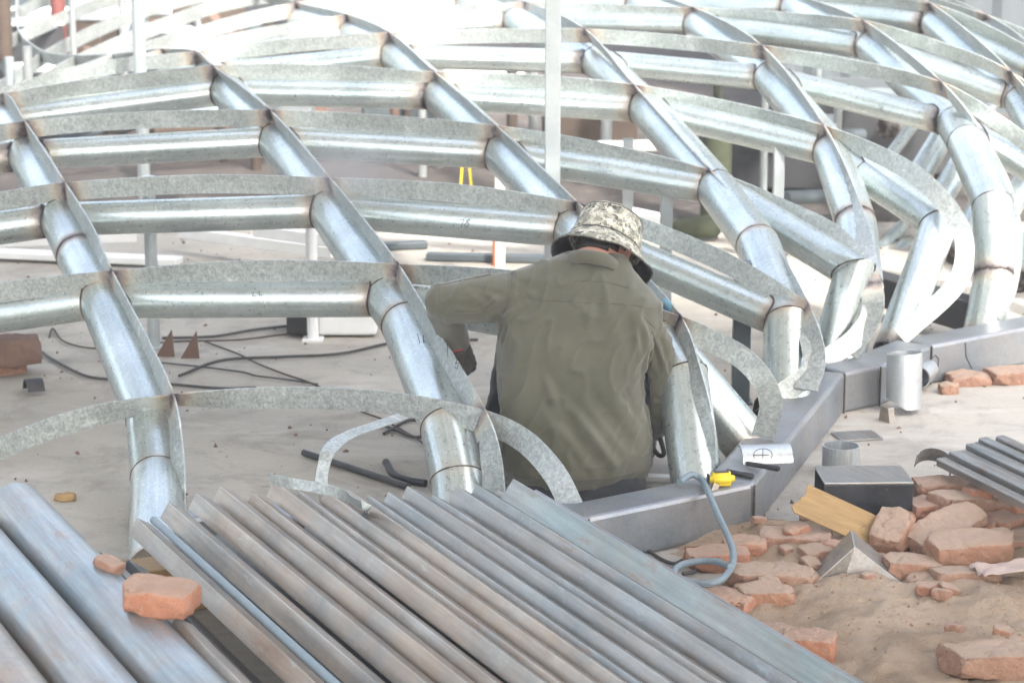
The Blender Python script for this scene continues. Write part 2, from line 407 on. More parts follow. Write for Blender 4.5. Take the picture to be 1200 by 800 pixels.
# ================================================================== SETTING
def grid_sheet(name, x0, x1, y0, y1, nx, ny, fz, mat):
    V = [(x0 + (x1 - x0) * i / nx, y0 + (y1 - y0) * j / ny, 0) for j in range(ny + 1) for i in range(nx + 1)]
    V = [(x, y, fz(x, y)) for x, y, _ in V]
    Fc = [(j * (nx + 1) + i, j * (nx + 1) + i + 1, (j + 1) * (nx + 1) + i + 1, (j + 1) * (nx + 1) + i) for j in range(ny) for i in range(nx)]
    return mesh_obj(name, V, Fc, mat)
g = grid_sheet('ground', -150, 150, -20, 300, 60, 60, lambda x, y: 0, MAT['ground']); g['kind'] = 'structure'
def m_yard():
    m = M('dark_yard_soil', .95); v = m.coord('Object'); a = m.noise(v, .8, 7, .7); b = m.noise(v, 7, 6, .7)
    k = m.mix(m.ramp(a, [(.35, 0), (.65, 1)]), (.035, .030, .027), (.085, .070, .060)); k = m.mix(m.ramp(b, [(.55, 0), (.72, .6)]), k, (.17, .14, .12)); m.col(k); m.bump(b, .5, .02); return m.m
yd = grid_sheet('yard_soil', -14, 14, 11.7, 60, 60, 90, lambda x, y: .004 + (.03 * noise.noise(Vector((x, y, 0))) + .03) * min(1, (y - 11.7) / 2), m_yard()); yd['kind'] = 'structure'
def sstep(a, b, x):
    t = max(0, min(1, (x - a) / (b - a))); return t * t * (3 - 2 * t)
def sand_z(x, y):
    # bed of soil between the camera and the concrete, right of the stacked steel
    edge = .62 + .10 * noise.noise(Vector((y * 2.1, 3, 1)))
    back = 6.95 + .22 * noise.noise(Vector((x * 1.8, 7, 2))) + .12 * (x - 1)
    m = sstep(edge - .35, edge + .25, x + (y - 6.0) * .2) * (1 - sstep(back - .25, back + .08, y)) * sstep(3.0, 3.6, y)
    h = .032 + .032 * noise.noise(Vector((x * 2.2, y * 2.2, 0))) + .028 * noise.noise(Vector((x * 6, y * 6, 4))) + .015 * noise.noise(Vector((x * 15, y * 15, 9)))
    h += .009 * noise.noise(Vector((x * 38, y * 38, 2))) + .012 * max(0, noise.noise(Vector((x * 20, y * 20, 6))) - .25)
    h += .045 * math.exp(-((x - 1.1) ** 2 + (y - 5.55) ** 2) / .10)
    h *= 1 - .85 * math.exp(-((x - .56) ** 2 + (y - 6.3) ** 2) / .05)
    return -.012 + m * (h + .012)
s = grid_sheet('sand_bed', .1, 4.2, 3.0, 7.6, 300, 330, sand_z, MAT['sand']); s['kind'] = 'structure'

# building with corrugated cladding far right
def corrugated():
    root = empty('warehouse', (5.5, 15.6, 0)); tag(root, 'grey corrugated metal building wall behind the right end of the pipe lattice', 'building')
    V, Fc = [], []; n = 180; x0, x1 = -3.8, 7.0
    for i in range(n + 1):
        x = x0 + (x1 - x0) * i / n; y = -.03 * (1 if (i % 4) in (0, 1) else 0)
        V += [(x, y, .25), (x, y, 5.0)]
    for i in range(n): Fc.append((2 * i, 2 * i + 2, 2 * i + 3, 2 * i + 1))
    o = mesh_obj('wall', V, Fc, MAT['wall'], root, False)
    sm = o.modifiers.new('s', 'SOLIDIFY'); sm.thickness = .02; sm.offset = 1; bake(o)
    box('plinth', (x0, .05, .125), (x1, .05, .125), .2, .25, (0, 0, 1), MAT['wall'], root)
    box('roof', (x0 - .3, 2.6, 5.15), (x1 + .3, 2.6, 5.15), 6, .16, (0, 0, 1), MAT['greypaint'], root)
    box('side_wall', (x0, .13, 2.6), (x0, 5.2, 2.6), .08, 4.95, (0, 0, 1), MAT['wall'], root)
corrugated()

# unseen open sided roof, edge and depth set to shade the near half of the yard: the welder works in its shade, the far half lies in the sun
def shade_roof():
    root = empty('shade_roof', (0, 0, 0)); tag(root, 'large unseen corrugated roof on steel columns, shaped to shade the near part of the yard', 'roof')
    zr = 5.0; sh = (zr - .5) / math.tan(R(SUN_EL)); lx, ly = -math.sin(R(SUN_AZ)) * sh, -math.cos(R(SUN_AZ)) * sh
    e0 = Vector((-2.0 - lx, 11.6 - ly, zr)); e1 = Vector((1.6 - lx, 8.8 - ly, zr)); d = (e1 - e0).normalized(); nn = Vector((d.y, -d.x, 0))   # nn: away from the sunlit side
    if nn.y > 0: nn = -nn
    a, b = e0 - d * 12, e0 + d * 16
    n = 160; V, Fc = [], []
    for i in range(n + 1):
        p = a.lerp(b, i / n) + Vector((0, 0, .04 * (1 if (i % 4) in (0, 1) else 0)))
        V += [p, p + nn * 7.6 + Vector((0, 0, .9))]
    for i in range(n): Fc.append((2 * i, 2 * i + 1, 2 * i + 3, 2 * i + 2))
    o = mesh_obj('roof_sheet', V, Fc, MAT['roof_sheet'], root, False); m = o.modifiers.new('s', 'SOLIDIFY'); m.thickness = .01; bake(o)
    for k in (.12, .36, .64, .88):
        q = a.lerp(b, k)
        box('column', q + nn * 5.5 + Vector((0, 0, -zr + .01)), q + nn * 5.5 + Vector((0, 0, .45)), .18, .18, (0, 1, 0), MAT['greypaint'], root)
        box('rafter', q + Vector((0, 0, -.10)), q + nn * 7.6 + Vector((0, 0, .8)), .12, .16, (0, 0, 1), MAT['greypaint'], root)
shade_roof()
# ================================================================== THE LATTICE SHELL
Y = {}
def S(px, py, y): return (px, py, y)
ND = {  # (row, rib): outer edge point of the flat bar (px, py, distance), pipe centre (px, py)
 (1,1): (203,462,7.0, 178,492), (1,2): (567,478,6.8, 523,500),
 (2,0): (-190,358,8.0, -190,395), (2,1): (131,317,7.85, 120,352), (2,2): (466,309,7.7, 455,350), (2,3): (797,370,7.2, 772,402),
 (3,0): (-230,262,8.7, -230,300), (3,1): (76,214,8.65, 72,257), (3,2): (386,208,8.55, 386,247), (3,3): (676,237,8.35, 672,270), (3,4): (947,356,7.85, 922,378),
 (4,0): (-240,178,9.6, -240,215), (4,1): (29,142,9.6, 32,182), (4,2): (316,129,9.6, 324,166), (4,3): (581,147,9.45, 588,181), (4,4): (832,199,9.05, 840,222), (4,5): (1032,330,8.35, 1000,318),
 (5,0): (-230,165,10.6, -230,195), (5,1): (4,110,10.6, 0,142), (5,2): (250,77,10.7, 266,107), (5,3): (509,84,10.5, 516,113), (5,4): (743,99,10.15, 757,127), (5,5): (966,147,9.55, 975,178),
 (6,1): (-45,118,11.6, -40,145), (6,2): (229,60,11.8, 246,88), (6,3): (456,38,11.6, 464,66), (6,4): (685,34,11.3, 700,73), (6,5): (892,53,10.7, 903,92), (6,6): (1103,96,9.95, 1120,146), (6,7): (1245,190,9.6, 1235,215),
 (7,2): (190,58,12.6, 200,80), (7,3): (406,17,12.8, 412,42), (7,4): (616,3,12.6, 605,26), (7,5): (813,9,12.0, 818,30), (7,6): (1011,24,11.1, 1022,55), (7,7): (1185,84,10.5, 1195,118), (7,8): (1290,165,10.1, 1295,195),
 (8,3): (347,3,13.9, 352,25), (8,4): (545,-14,13.8, 548,8), (8,5): (745,-12,13.3, 748,8), (8,6): (925,-9,12.5, 932,10), (8,7): (1090,4,11.7, 1096,28), (8,8): (1215,60,11.0, 1222,86), (8,9): (1300,110,10.7, 1300,138),
 (9,7): (1020,-22,13.0, 1026,-2), (9,8): (1155,17,12.2, 1160,38), (9,9): (1260,60,11.6, 1262,85), (9,6): (860,-35,13.8, 862,-15),
}
RZ = {1: .10, 2: .05, 3: .03}
def SP(k): a = ND[k]; return at(a[0], a[1], a[2])
def CP(k): a = ND[k]; return at(a[3], a[4], a[2] + RZ.get(k[0], .02))
frame = empty('lattice_frame', at(560, 420, 9.0)); frame.location.z = 0
tag(frame, 'domed lattice of galvanized pipes and flat bars under construction around the seated welder', 'steel frame')
FI = Matrix.Translation(-frame.location)
def into(o, parent=frame):
    """put a world-space mesh under the frame"""
    o.parent = parent
    if parent == frame: o.data.transform(FI)
    return o
def sub(o, part):
    o.parent = part; o.data.transform(FI); return o
EX = lambda sx, sy, y, cx, cy, dy=.02: (at(sx, sy, y), at(cx, cy, y + dy))
def pair(k): return (SP(k), CP(k))
def curve(items):
    P = [a for a, b in items]; N = [(a - b) for a, b in items]
    return P, N
ROWS = {
 1: [EX(-170,590,6.5, -170,640), EX(0,512,6.85, 5,560), EX(100,477,6.98, 105,525), pair((1,1)), EX(300,454,7.02, 300,505), EX(390,454,6.98, 390,505), EX(480,462,6.9, 475,515), EX(567,480,6.8, 550,530), EX(620,504,6.72, 590,545), EX(660,545,6.62, 622,570), EX(685,592,6.56, 640,600)],
 2: [pair((2,0)), EX(0,331,7.9, 0,370), pair((2,1)), EX(300,305,7.82, 300,354), pair((2,2)), EX(640,322,7.5, 620,365), pair((2,3)), EX(835,386,7.17, 805,425), EX(877,408,7.13, 838,450), EX(905,438,7.1, 860,465), EX(917,475,7.1, 865,485), EX(907,516,7.12, 860,505)],
 3: [pair((3,0)), EX(0,225,8.67, 0,262), pair((3,1)), EX(230,205,8.62, 230,250), pair((3,2)), EX(540,216,8.48, 530,257), pair((3,3)), EX(760,258,8.22, 740,300), EX(860,300,8.03, 835,340), pair((3,4)), EX(963,400,7.75, 925,400), EX(963,440,7.68, 925,425), EX(922,473,7.64, 905,440)],
 4: [pair((4,0)), pair((4,1)), EX(170,131,9.65, 170,173), pair((4,2)), EX(450,135,9.55, 450,172), pair((4,3)), EX(700,166,9.3, 700,200), pair((4,4)), EX(920,234,8.85, 905,262), EX(990,270,8.6, 965,298), pair((4,5)), EX(1033,370,8.28, 990,360), EX(1010,405,8.22, 980,380), EX(972,432,8.15, 956,396)],
 5: [pair((5,0)), pair((5,1)), EX(130,90,10.7, 130,122), pair((5,2)), EX(380,76,10.65, 390,108), pair((5,3)), EX(630,88,10.35, 640,118), pair((5,4)), EX(860,120,9.9, 865,150), pair((5,5)), EX(1040,175,9.2, 1028,212), EX(1090,205,8.95, 1065,238), EX(1128,248,8.8, 1098,262), EX(1142,290,8.7, 1097,285), EX(1128,342,8.6, 1085,325), EX(1062,403,8.5, 1040,375)],
 6: [pair((6,1)), EX(100,75,11.8, 105,105), pair((6,2)), EX(340,45,11.7, 345,75), pair((6,3)), EX(570,34,11.5, 575,66), pair((6,4)), EX(790,41,11.05, 800,83), pair((6,5)), EX(1000,70,10.35, 1010,115), pair((6,6)), EX(1180,140,9.75, 1175,182), pair((6,7))],
 7: [EX(60,90,12.2, 62,112), pair((7,2)), EX(300,34,12.8, 305,58), pair((7,3)), EX(510,8,12.75, 510,33), pair((7,4)), pair((7,5)), EX(915,14,11.6, 920,40), pair((7,6)), EX(1105,50,10.8, 1110,82), pair((7,7)), pair((7,8))],
 8: [EX(60,92,12.6, 62,114), EX(117,68,13.0, 120,90), EX(200,40,13.4, 203,62), pair((8,3)), pair((8,4)), pair((8,5)), pair((8,6)), pair((8,7)), pair((8,8)), pair((8,9))],
 9: [EX(-20,130,12.8, -20,150), EX(38,94,13.2, 40,115), EX(93,63,13.6, 95,84), EX(200,18,14.2, 203,40), EX(300,-10,14.8, 303,10), EX(560,-40,15.2, 560,-20), pair((9,6)), pair((9,7)), pair((9,8)), pair((9,9))],
 10: [EX(-40,124,13.2, -40,144), EX(50,61,14.1, 52,80), EX(130,21,14.9, 132,40), EX(213,-7,15.5, 215,12), EX(400,-45,16.4, 400,-30)],
 11: [EX(-40,68,14.2, -40,88), EX(22,36,14.9, 24,54), EX(83,10,15.5, 85,28), EX(123,-4,16.0, 125,12), EX(240,-36,16.8, 240,-20)],
 12: [EX(-30,34,15.4, -30,52), EX(18,11,15.9, 20,28), EX(45,-3,16.3, 47,13), EX(100,-24,17, 100,-10)],
}
RIBS = {
 0: [EX(-260,60,13.5, -262,85), pair((5,0)), pair((4,0)), pair((3,0)), pair((2,0)), EX(-200,560,6.9, -210,590)],
 1: [EX(-90,95,12.3, -85,120), pair((6,1)), pair((5,1)), pair((4,1)), pair((3,1)), EX(108,265,8.2, 95,305,.05), pair((2,1)), EX(172,395,7.4, 150,420,.07), pair((1,1)), EX(214,530,6.8, 182,550), EX(216,600,6.68, 183,605), EX(214,655,6.62, 183,650)],
 2: [EX(22,-30,17, 23,-15), EX(19,5,16.0, 20,22), EX(22,36,14.9, 24,54), EX(50,60,14.0, 52,80), EX(93,65,13.5, 95,85), EX(140,63,13.0, 145,84), pair((7,2)), pair((6,2)), pair((5,2)), pair((4,2)), pair((3,2)), EX(430,262,8.1, 418,296,.05), pair((2,2)), EX(520,398,7.2, 490,420,.07), pair((1,2)), EX(585,530,6.7, 532,560), EX(592,590,6.66, 540,600)],
 3: [EX(300,-14,14.8, 303,6), pair((8,3)), pair((7,3)), pair((6,3)), pair((5,3)), pair((4,3)), pair((3,3)), EX(740,306,7.7, 722,335,.05), pair((2,3)), EX(822,438,7.0, 800,440,.04), EX(836,500,6.92, 806,500), EX(838,548,6.88, 810,555)],
 4: [EX(480,-34,14.8, 482,-14), pair((8,4)), pair((7,4)), pair((6,4)), pair((5,4)), pair((4,4)), EX(900,276,8.4, 880,292), pair((3,4)), EX(966,415,7.7, 925,415), EX(957,458,7.62, 924,440)],
 5: [EX(680,-32,14.3, 682,-12), pair((8,5)), pair((7,5)), pair((6,5)), pair((5,5)), EX(1010,245,8.85, 990,258), pair((4,5)), EX(1032,372,8.25, 1000,370), EX(1005,420,8.2, 985,400)],
 6: [EX(860,-35,13.6, 862,-15), pair((8,6)), pair((7,6)), pair((6,6)), EX(1150,155,9.6, 1132,168), EX(1183,215,9.3, 1158,228), EX(1197,280,9.08, 1166,285), EX(1190,340,8.92, 1164,335), EX(1172,374,8.87, 1158,360)],
 7: [pair((9,7)), pair((8,7)), pair((7,7)), EX(1245,175,10.0, 1232,190), EX(1275,290,9.6, 1245,290)],
 8: [EX(1060,-22,13.4, 1064,-2), pair((9,8)), pair((8,8)), EX(1290,150,10.6, 1285,170)],
}
for r, it in ROWS.items():
    P, N = curve(it)
    wd = .070 if r < 7 else (.066 if r == 7 else .085)
    hot = [i for i, q in enumerate(it) if any((q[0] - SP(k)).length < 1e-6 for k in ND if k[0] == r)]
    into(strip('flat_bar', P, N, wd, .005, MAT['bar'], None, 8, hot))
for c, it in RIBS.items():
    P, N = curve(it)
    N = [n + Vector((0, -.5, 0)) * n.length for n in N]
    P = [p + n.normalized() * .004 for p, n in zip(P, N)]
    hot = [i for i, q in enumerate(it) if any((q[0] - SP(k)).length < 1e-6 for k in ND if k[1] == c)]
    into(strip('rib_bar', P, N, .078, .006, MAT['bar'], None, 8, hot))
RR, RP = .078, .060
def ring_weld(c, nrm, r, parent, rad=.0035, lab=None):
    u, v = frame_for(nrm); pts = []
    for k in range(33):
        a = 2 * math.pi * k / 32
        pts.append(c + (u * math.cos(a) + v * math.sin(a)) * (r + .0005))
    rads = [rad * (1 + .5 * noise.noise(p * 60)) for p in pts]
    return sub(tube('weld_bead', pts, rads, MAT['weld'], None, 6, False, step=9), parent)
def saddle_weld(node, adir, bdir, r, Rb, parent, rad=.0038):
    """bead where a pipe of radius r running along adir from node meets a pipe of radius Rb along bdir"""
    u, v = frame_for(adir); pts = []
    for k in range(29):
        a = 2 * math.pi * k / 28; e = (u * math.cos(a) + v * math.sin(a)) * r
        ap = adir - bdir * adir.dot(bdir); ep = e - bdir * e.dot(bdir)
        A = ap.dot(ap); B = 2 * ap.dot(ep); C = ep.dot(ep) - Rb * Rb; D = max(0, B * B - 4 * A * C)
        s_ = (-B + math.sqrt(D)) / (2 * A) if A > .02 else Rb
        s_ = min(s_, .25)
        pts.append(node + e * 1.01 + adir * s_)
    rads = [rad * (1 + .6 * noise.noise(p * 45)) for p in pts]
    return sub(tube('weld_bead', pts, rads, MAT['weld'], None, 6, False, step=9), parent)
# rib pipes: mitred runs
def C_(cx, cy, y): return at(cx, cy, y)
RIBPIPES = {
 0: [CP((5,0)), CP((4,0)), CP((3,0)), CP((2,0)), C_(-190,600,6.9)],
 1: [CP((6,1)), CP((5,1)), CP((4,1)), CP((3,1)), C_(92,300,8.32), CP((2,1)), CP((1,1)), C_(184,560,6.85), gp(184,668,.0)],
 2: [CP((7,2)), CP((6,2)), CP((5,2)), CP((4,2)), CP((3,2)), CP((2,2)), C_(475,380,7.58), CP((1,2)), C_(536,560,6.78), gp(540,622,.0)],
 3: [CP((8,3)), CP((7,3)), CP((6,3)), CP((5,3)), CP((4,3)), CP((3,3)), CP((2,3)), C_(800,442,7.12), C_(815,552,6.93)],
 4: [CP((8,4)), CP((7,4)), CP((6,4)), CP((5,4)), CP((4,4)), C_(888,287,8.45), CP((3,4)), C_(922,470,7.72)],
 5: [CP((8,5)), CP((7,5)), CP((6,5)), CP((5,5)), C_(1003,262,8.95), C_(1010,335,8.5), C_(985,425,8.32)],
 6: [CP((8,6)), CP((7,6)), CP((6,6)), C_(1133,168,9.62), C_(1163,240,9.2), C_(1166,322,9.02), C_(1156,372,8.95)],
 7: [CP((9,7)), CP((8,7)), CP((7,7)), C_(1235,195,10.0), C_(1245,300,9.7)],
 8: [CP((9,8)), CP((8,8)), C_(1290,160,10.5)],
}
for c_ in (3, 4, 5, 6):
    q_ = RIBPIPES[c_]; q_[-1] = q_[-1] + (q_[-1] - q_[-2]).normalized() * .07
RIBDIR = {}; _rr = random.Random(4)
for c, pts in RIBPIPES.items():
    rad = RR if c < 7 else .07
    scs = [_rr.choice([.1, .25, .4, .75]) for _ in pts]
    for i in range(len(pts) - 1):
        sc0, sc1 = scs[i], scs[i + 1]
        a, b = pts[i], pts[i + 1]; d = (b - a).normalized()
        pa = pts[i - 1] if i else a - (b - a); pb = pts[i + 2] if i + 2 < len(pts) else b + (b - a)
        # mitred single piece: give tube() the neighbours' directions by trimming planes
        d0 = (a - pa).normalized(); d1 = (pb - b).normalized()
        u, v = frame_for(d); V0, V1 = [], []
        seg = 32
        n0 = (d0 + d).normalized(); n1 = (d + d1).normalized()
        Lx = (b - a).length
        rows_ = []
        fr = sorted(set([0, .03 / Lx, .07 / Lx, .12 / Lx, .25, .5, .75, 1 - .12 / Lx, 1 - .07 / Lx, 1 - .03 / Lx, 1]))
        fr = [f for f in fr if 0 <= f <= 1]
        for k in range(seg):
            q = (u * math.cos(2 * math.pi * k / seg) + v * math.sin(2 * math.pi * k / seg)) * rad
            V0.append(a + q - d * (q.dot(n0) / max(.3, d.dot(n0)))); V1.append(b + q - d * (q.dot(n1) / max(.3, d.dot(n1))))
        V, HT, UV, Fc = [], [], [], []
        for f in fr:
            for k in range(seg):
                V.append(V0[k].lerp(V1[k], f))
                HT.append(max(sc0 * math.exp(-f * Lx / .035), sc1 * math.exp(-(1 - f) * Lx / .035)))
        for j in range(len(fr) - 1):
            for k in range(seg):
                k2 = (k + 1) % seg
                Fc.append((j * seg + k, j * seg + k2, (j + 1) * seg + k2, (j + 1) * seg + k))
                UV.append([(k / seg, fr[j] * Lx), ((k + 1) / seg, fr[j] * Lx), ((k + 1) / seg, fr[j + 1] * Lx), (k / seg, fr[j + 1] * Lx)])
        Fc.append(tuple(range(seg - 1, -1, -1))); UV.append([(0, 0)] * seg)
        e = (len(fr) - 1) * seg; Fc.append(tuple(range(e, e + seg))); UV.append([(0, 0)] * seg)
        o = into(mesh_obj('rib_pipe', V, Fc, MAT['pipe'], None, True, UV, HT, sharp=50))
        if i < len(pts) - 2:
            rg = V1 + [V1[0]]
            rads = [.0022 * (1 + .8 * noise.noise(p * 60)) for p in rg]
            sub(tube('weld_bead', rg, rads, MAT['weld'], None, 6, False, step=9), o)
        RIBDIR.setdefault(c, []).append((a, b, d))
def rib_dir(c, p):
    best = min(RIBDIR[c], key=lambda s_: min((s_[0] - p).length, (s_[1] - p).length)); return best[2]
_rh = random.Random(8)
def rnd_h(): return _rh.choice([_rh.uniform(.35, .8), _rh.uniform(.8, 1.6)])
# row pipes
for r in range(2, 10):
    cols = sorted(k[1] for k in ND if k[0] == r)
    for c0, c1 in zip(cols, cols[1:]):
        if c1 - c0 != 1: continue
        a, b = CP((r, c0)), CP((r, c1)); d = (b - a).normalized()
        last = (r, c1) in ((4, 5),)
        ra = RP if r < 6 else .056
        if r == 3: ra = .061
        bb = b - d * .03 if not last else b
        if last:
            o = into(tube('row_pipe', [a + d * .03, b, C_(962,446,8.28)], ra + .006, MAT['pipe'], None, 32, heat=(.9, .6)))
            j = b
            ring_weld(j, (d + (C_(962,446,8.28) - b).normalized()).normalized(), (ra + .006) / max(.5, d.dot((d + (C_(962,446,8.28) - b).normalized()).normalized())) * .93, o, .003)
        else:
            o = into(tube('row_pipe', [a + d * .03, bb], ra, MAT['pipe'], None, 32, heat=(rnd_h(), rnd_h()), hscale=.050))
        if c0 in RIBDIR: saddle_weld(a, d, rib_dir(c0, a), ra, RR, o)
        if c1 in RIBDIR and not last: saddle_weld(b, -d, rib_dir(c1, b), ra, RR, o)
def endrun(pts, rad, c):
    o = into(tube('row_pipe', pts, rad, MAT['pipe'], None, 32, heat=(.9, .7)))
    d = (Vector(pts[1]) - Vector(pts[0])).normalized()
    if c is not None: saddle_weld(Vector(pts[0]), d, rib_dir(c, Vector(pts[0])), rad if not isinstance(rad, list) else rad[0], RR, o)
    return o
endrun([CP((2,3)) + Vector((.02, 0, 0)), C_(878,523,7.22)], [.07, .078], 3)
o5 = endrun([CP((5,5)), C_(1101,262,8.95), C_(1044,413,8.58)], .068, 5)
_e = C_(1101,262,8.95); _n = ((_e - CP((5,5))).normalized() + (C_(1044,413,8.58) - _e).normalized()).normalized(); _d1 = (_e - CP((5,5))).normalized(); _u, _v = frame_for(_d1)
_rg = []
for k in range(37):
    q_ = (_u * math.cos(math.pi * k / 18) + _v * math.sin(math.pi * k / 18)) * .0685
    _rg.append(_e + q_ - _d1 * (q_.dot(_n) / _d1.dot(_n)))
sub(tube('weld_bead', _rg, [.003 * (1 + .7 * noise.noise(p * 60)) for p in _rg], MAT['weld'], None, 6, False, step=9), o5)
endrun([CP((6,7)), C_(1290,340,9.2)], .06, None)

# base ring of square hollow section
BZ = .145
def beam_poly(pts):
    tops = [gp(x, y, BZ) for x, y in pts]; return tops
Bt = beam_poly([(215, 606), (690, 606), (884, 566), (990, 436), (1032, 428), (1092, 404), (1330, 358)])
def beam_seg(a, b, wd=.145):
    d = (b - a).normalized(); back = Vector((-d.y, d.x, 0)).normalized()
    off = back * wd / 2 - Vector((0, 0, BZ / 2))
    return a + off, b + off
for i in range(len(Bt) - 1):
    a, b = beam_seg(Bt[i], Bt[i + 1])
    wd = .145
    e = .0
    o = box('base_beam', a, b, wd - .002 * (i % 2), BZ - .003 * (i % 2), (0, 0, 1), MAT['beam'], None, .012)
    into(o)
    if 0 < i: # weld line down the face of the corner
        p = Bt[i]; sub(tube('weld_bead', [p + Vector((0, -.003, -.004)), p + Vector((0, -.003, -BZ * .5)), p + Vector((0, -.003, -BZ))], [.003, .004, .003], MAT['weld'], None, 6), o)

# pipes of the far half of the shell, leaning inwards, seen through the right side
for i, (x0, y0, x1, y1, yy) in enumerate([(1030,200,1075,140,11.6), (1062,230,1120,135,11.2), (1085,262,1150,150,11.0), (1100,235,1165,120,11.8), (1120,300,1185,170,10.8), (1128,330,1210,200,10.6),
                            (1000,330,1060,262,10.9), (1190,330,1235,230,10.2), (1040,150,1080,110,12.3), (1170,350,1230,270,10.3), (1020,350,1065,290,10.7)]):
    a, b = at(x0, y0, yy - .2), at(x1, y1, yy + .5)
    o = into(tube('rib_pipe' , [a, b], .058 if i % 3 else .03, MAT['pipe'], None, 24, heat=(.7, .7)))
box1 = into(box('inner_beam', gp(1005, 330, .12), gp(1150, 372, .12), .10, .12, (0, 0, 1), MAT['dull']))
# short cross straps welded between bars, upper left
# ================================================================== PROPS AND POLES
def pole(x, ybot, ytop, Yd, rad, mat, lab, grp=None, zt=None, square=False):
    g0 = gp(x, ybot, 0) if Yd is None else Vector((at(x, 300, Yd).x, Yd, 0))
    zt = at(x, ytop, g0.y).z if zt is None else zt
    root = empty('prop_pole', g0); tag(root, lab, 'pole', grp)
    if square: box('post', (0, 0, .008), (0, 0, zt), rad * 2, rad * 2, (0, 1, 0), mat, root, .004)
    else: tube('post', [(0, 0, .008), (0, 0, zt)], rad, mat, root, 20, step=.5)
    box('foot_plate', (-.04, 0, .004), (.04, 0, .004), .08, .008, (0, 0, 1), mat, root, .001)
    return root
MAT['pole'] = galvanized('galvanized_post', (.42, .46, .47), (.55, .59, .60), .35, .5, .6, .2)
GP = 'upright posts standing inside the lattice'
pole(647, 0, 0, 9.0, .029, MAT['pole'], 'tall galvanized post rising out of the frame just above the hat', GP, zt=3.4, square=True)
pole(172, 0, 0, 11.6, .031, MAT['pole'], 'tall pale post rising out of the top left of the lattice', GP, zt=3.4)
pole(177, 413, 205, 9.0, .024, MAT['pole'], 'short grey post under the left rib beside the rusty triangular plates', GP, zt=.66)
pole(365, 398, 270, 9.12, .022, MAT['white_paint'], 'white post in front of the white machine box', GP, zt=.62)
pole(871, 482, 310, 8.15, .030, MAT['greypaint'], 'grey square post by the dark leaf shaped plates near the beam', GP, zt=.5, square=True)
pole(910, 0, 180, 9.7, .022, MAT['pole'], 'pale square post under the right middle row of pipe', GP, zt=.68, square=True)
pole(780, 0, 235, 9.3, .024, MAT['pole'], 'pale post just right of the camouflage hat', GP, zt=.6, square=True)
pole(31, 0, 285, 11.5, .02, MAT['pole'], 'thin pale post at the left edge beyond the flat white bars', GP, zt=.4)
pole(586, 0, 280, 10.2, .022, MAT['white_paint'], 'white post beside the small orange cylinder', GP, zt=.5, square=True)
pole(735, 0, 255, 10.4, .022, MAT['pole'], 'galvanized post hidden mostly behind the hat crown', GP, zt=.6, square=True)
# ================================================================== STACKED STEEL IN THE FOREGROUND
AX = (gp(600, 565, .3) - gp(990, 797, .3)).normalized()          # the stack's own direction, pointing away
AX.z = 0; AX.normalize(); LAT = Vector((-AX.y * -1, -AX.x, 0)); LAT = Vector((AX.y, -AX.x, 0))   # to the right
def angle_bar(px, py, z, leg, tilt, mat, length, th=.005, name='angle_bar'):
    """inverted angle section: ridge up, two legs falling left and right; ridge end sighted at px,py"""
    leg *= .84; tilt += 6; e = gp(px, py, z); f = e - AX * length
    a1, a2 = R(180 + 45 + tilt), R(-45 + tilt)
    l1 = Vector((math.cos(a1), math.sin(a1))); l2 = Vector((math.cos(a2), math.sin(a2)))
    prof = [(0, 0), tuple(l1 * leg), tuple(l1 * leg + l2 * th), tuple((l1 + l2) * th), tuple(l2 * leg + l1 * th), tuple(l2 * leg)]
    mid = (e + f) / 2; mid.z = 0
    # section side axis: prism() uses d x up; running e -> f means side points left, so flip
    prof = [(-a, b) for a, b in prof]
    o = prism(name, prof, e, f, (0, 0, 1), MAT[mat], None, .0012)
    return o
ANG = [ # px, py of ridge end, z, leg, tilt, material, length, label
 (118,645,.245,.05,4,'profile',2.6,'dark angle bar nearest the big round pipes, mostly hidden by the brick'),
 (160,606,.275,.055,8,'profile',2.6,'angle bar whose end stands left of the thin green rod'),
 (197,588,.285,.056,8,'profile',2.7,'beige angle bar just right of the thin green rod'),
 (230,577,.285,.056,9,'profile',2.7,'beige angle bar, second to the right of the thin green rod'),
 (258,569,.290,.056,9,'profile',2.7,'beige angle bar, third to the right of the thin green rod'),
 (296,577,.278,.052,6,'profile',2.6,'brown dusted angle bar left of the pair under the pale curled strip end'),
 (321,563,.290,.056,9,'profile',2.7,'brown dusted angle bar with the pale curled strip lying across its end'),
 (350,574,.285,.052,7,'profile',2.7,'brown dusted angle bar behind the upright bent strip'),
 (381,574,.288,.052,9,'profile',2.7,'brown angle bar between the upright bent strip and the left grey bars'),
 (408,573,.290,.052,9,'profile',2.7,'light edged angle bar, first of the bars right of the bent strips'),
 (431,579,.286,.048,7,'profile_grey',2.6,'narrow grey angle bar set back in the middle of the stack'),
 (455,576,.290,.052,9,'profile_grey',2.7,'grey angle bar just left of the darkest wide bar'),
 (477,569,.296,.062,11,'profile_grey',2.8,'wide dark grey angle bar left of the second rib pipe'),
 (507,579,.290,.050,8,'profile_grey',2.6,'short set angle bar in front of the second rib pipe'),
 (534,569,.294,.056,10,'profile_grey',2.7,'grey angle bar in front of the middle of the second rib pipe'),
 (558,567,.296,.056,10,'profile_grey',2.7,'grey angle bar in front of the right side of the second rib pipe'),
 (583,573,.292,.052,8,'profile_grey',2.6,'brownish grey angle bar tucked against the teal channel'),
]
for a in ANG:
    o = angle_bar(*a[:7]); recenter(o); tag(o, a[7], 'steel bar', 'angle bars stacked in the foreground')
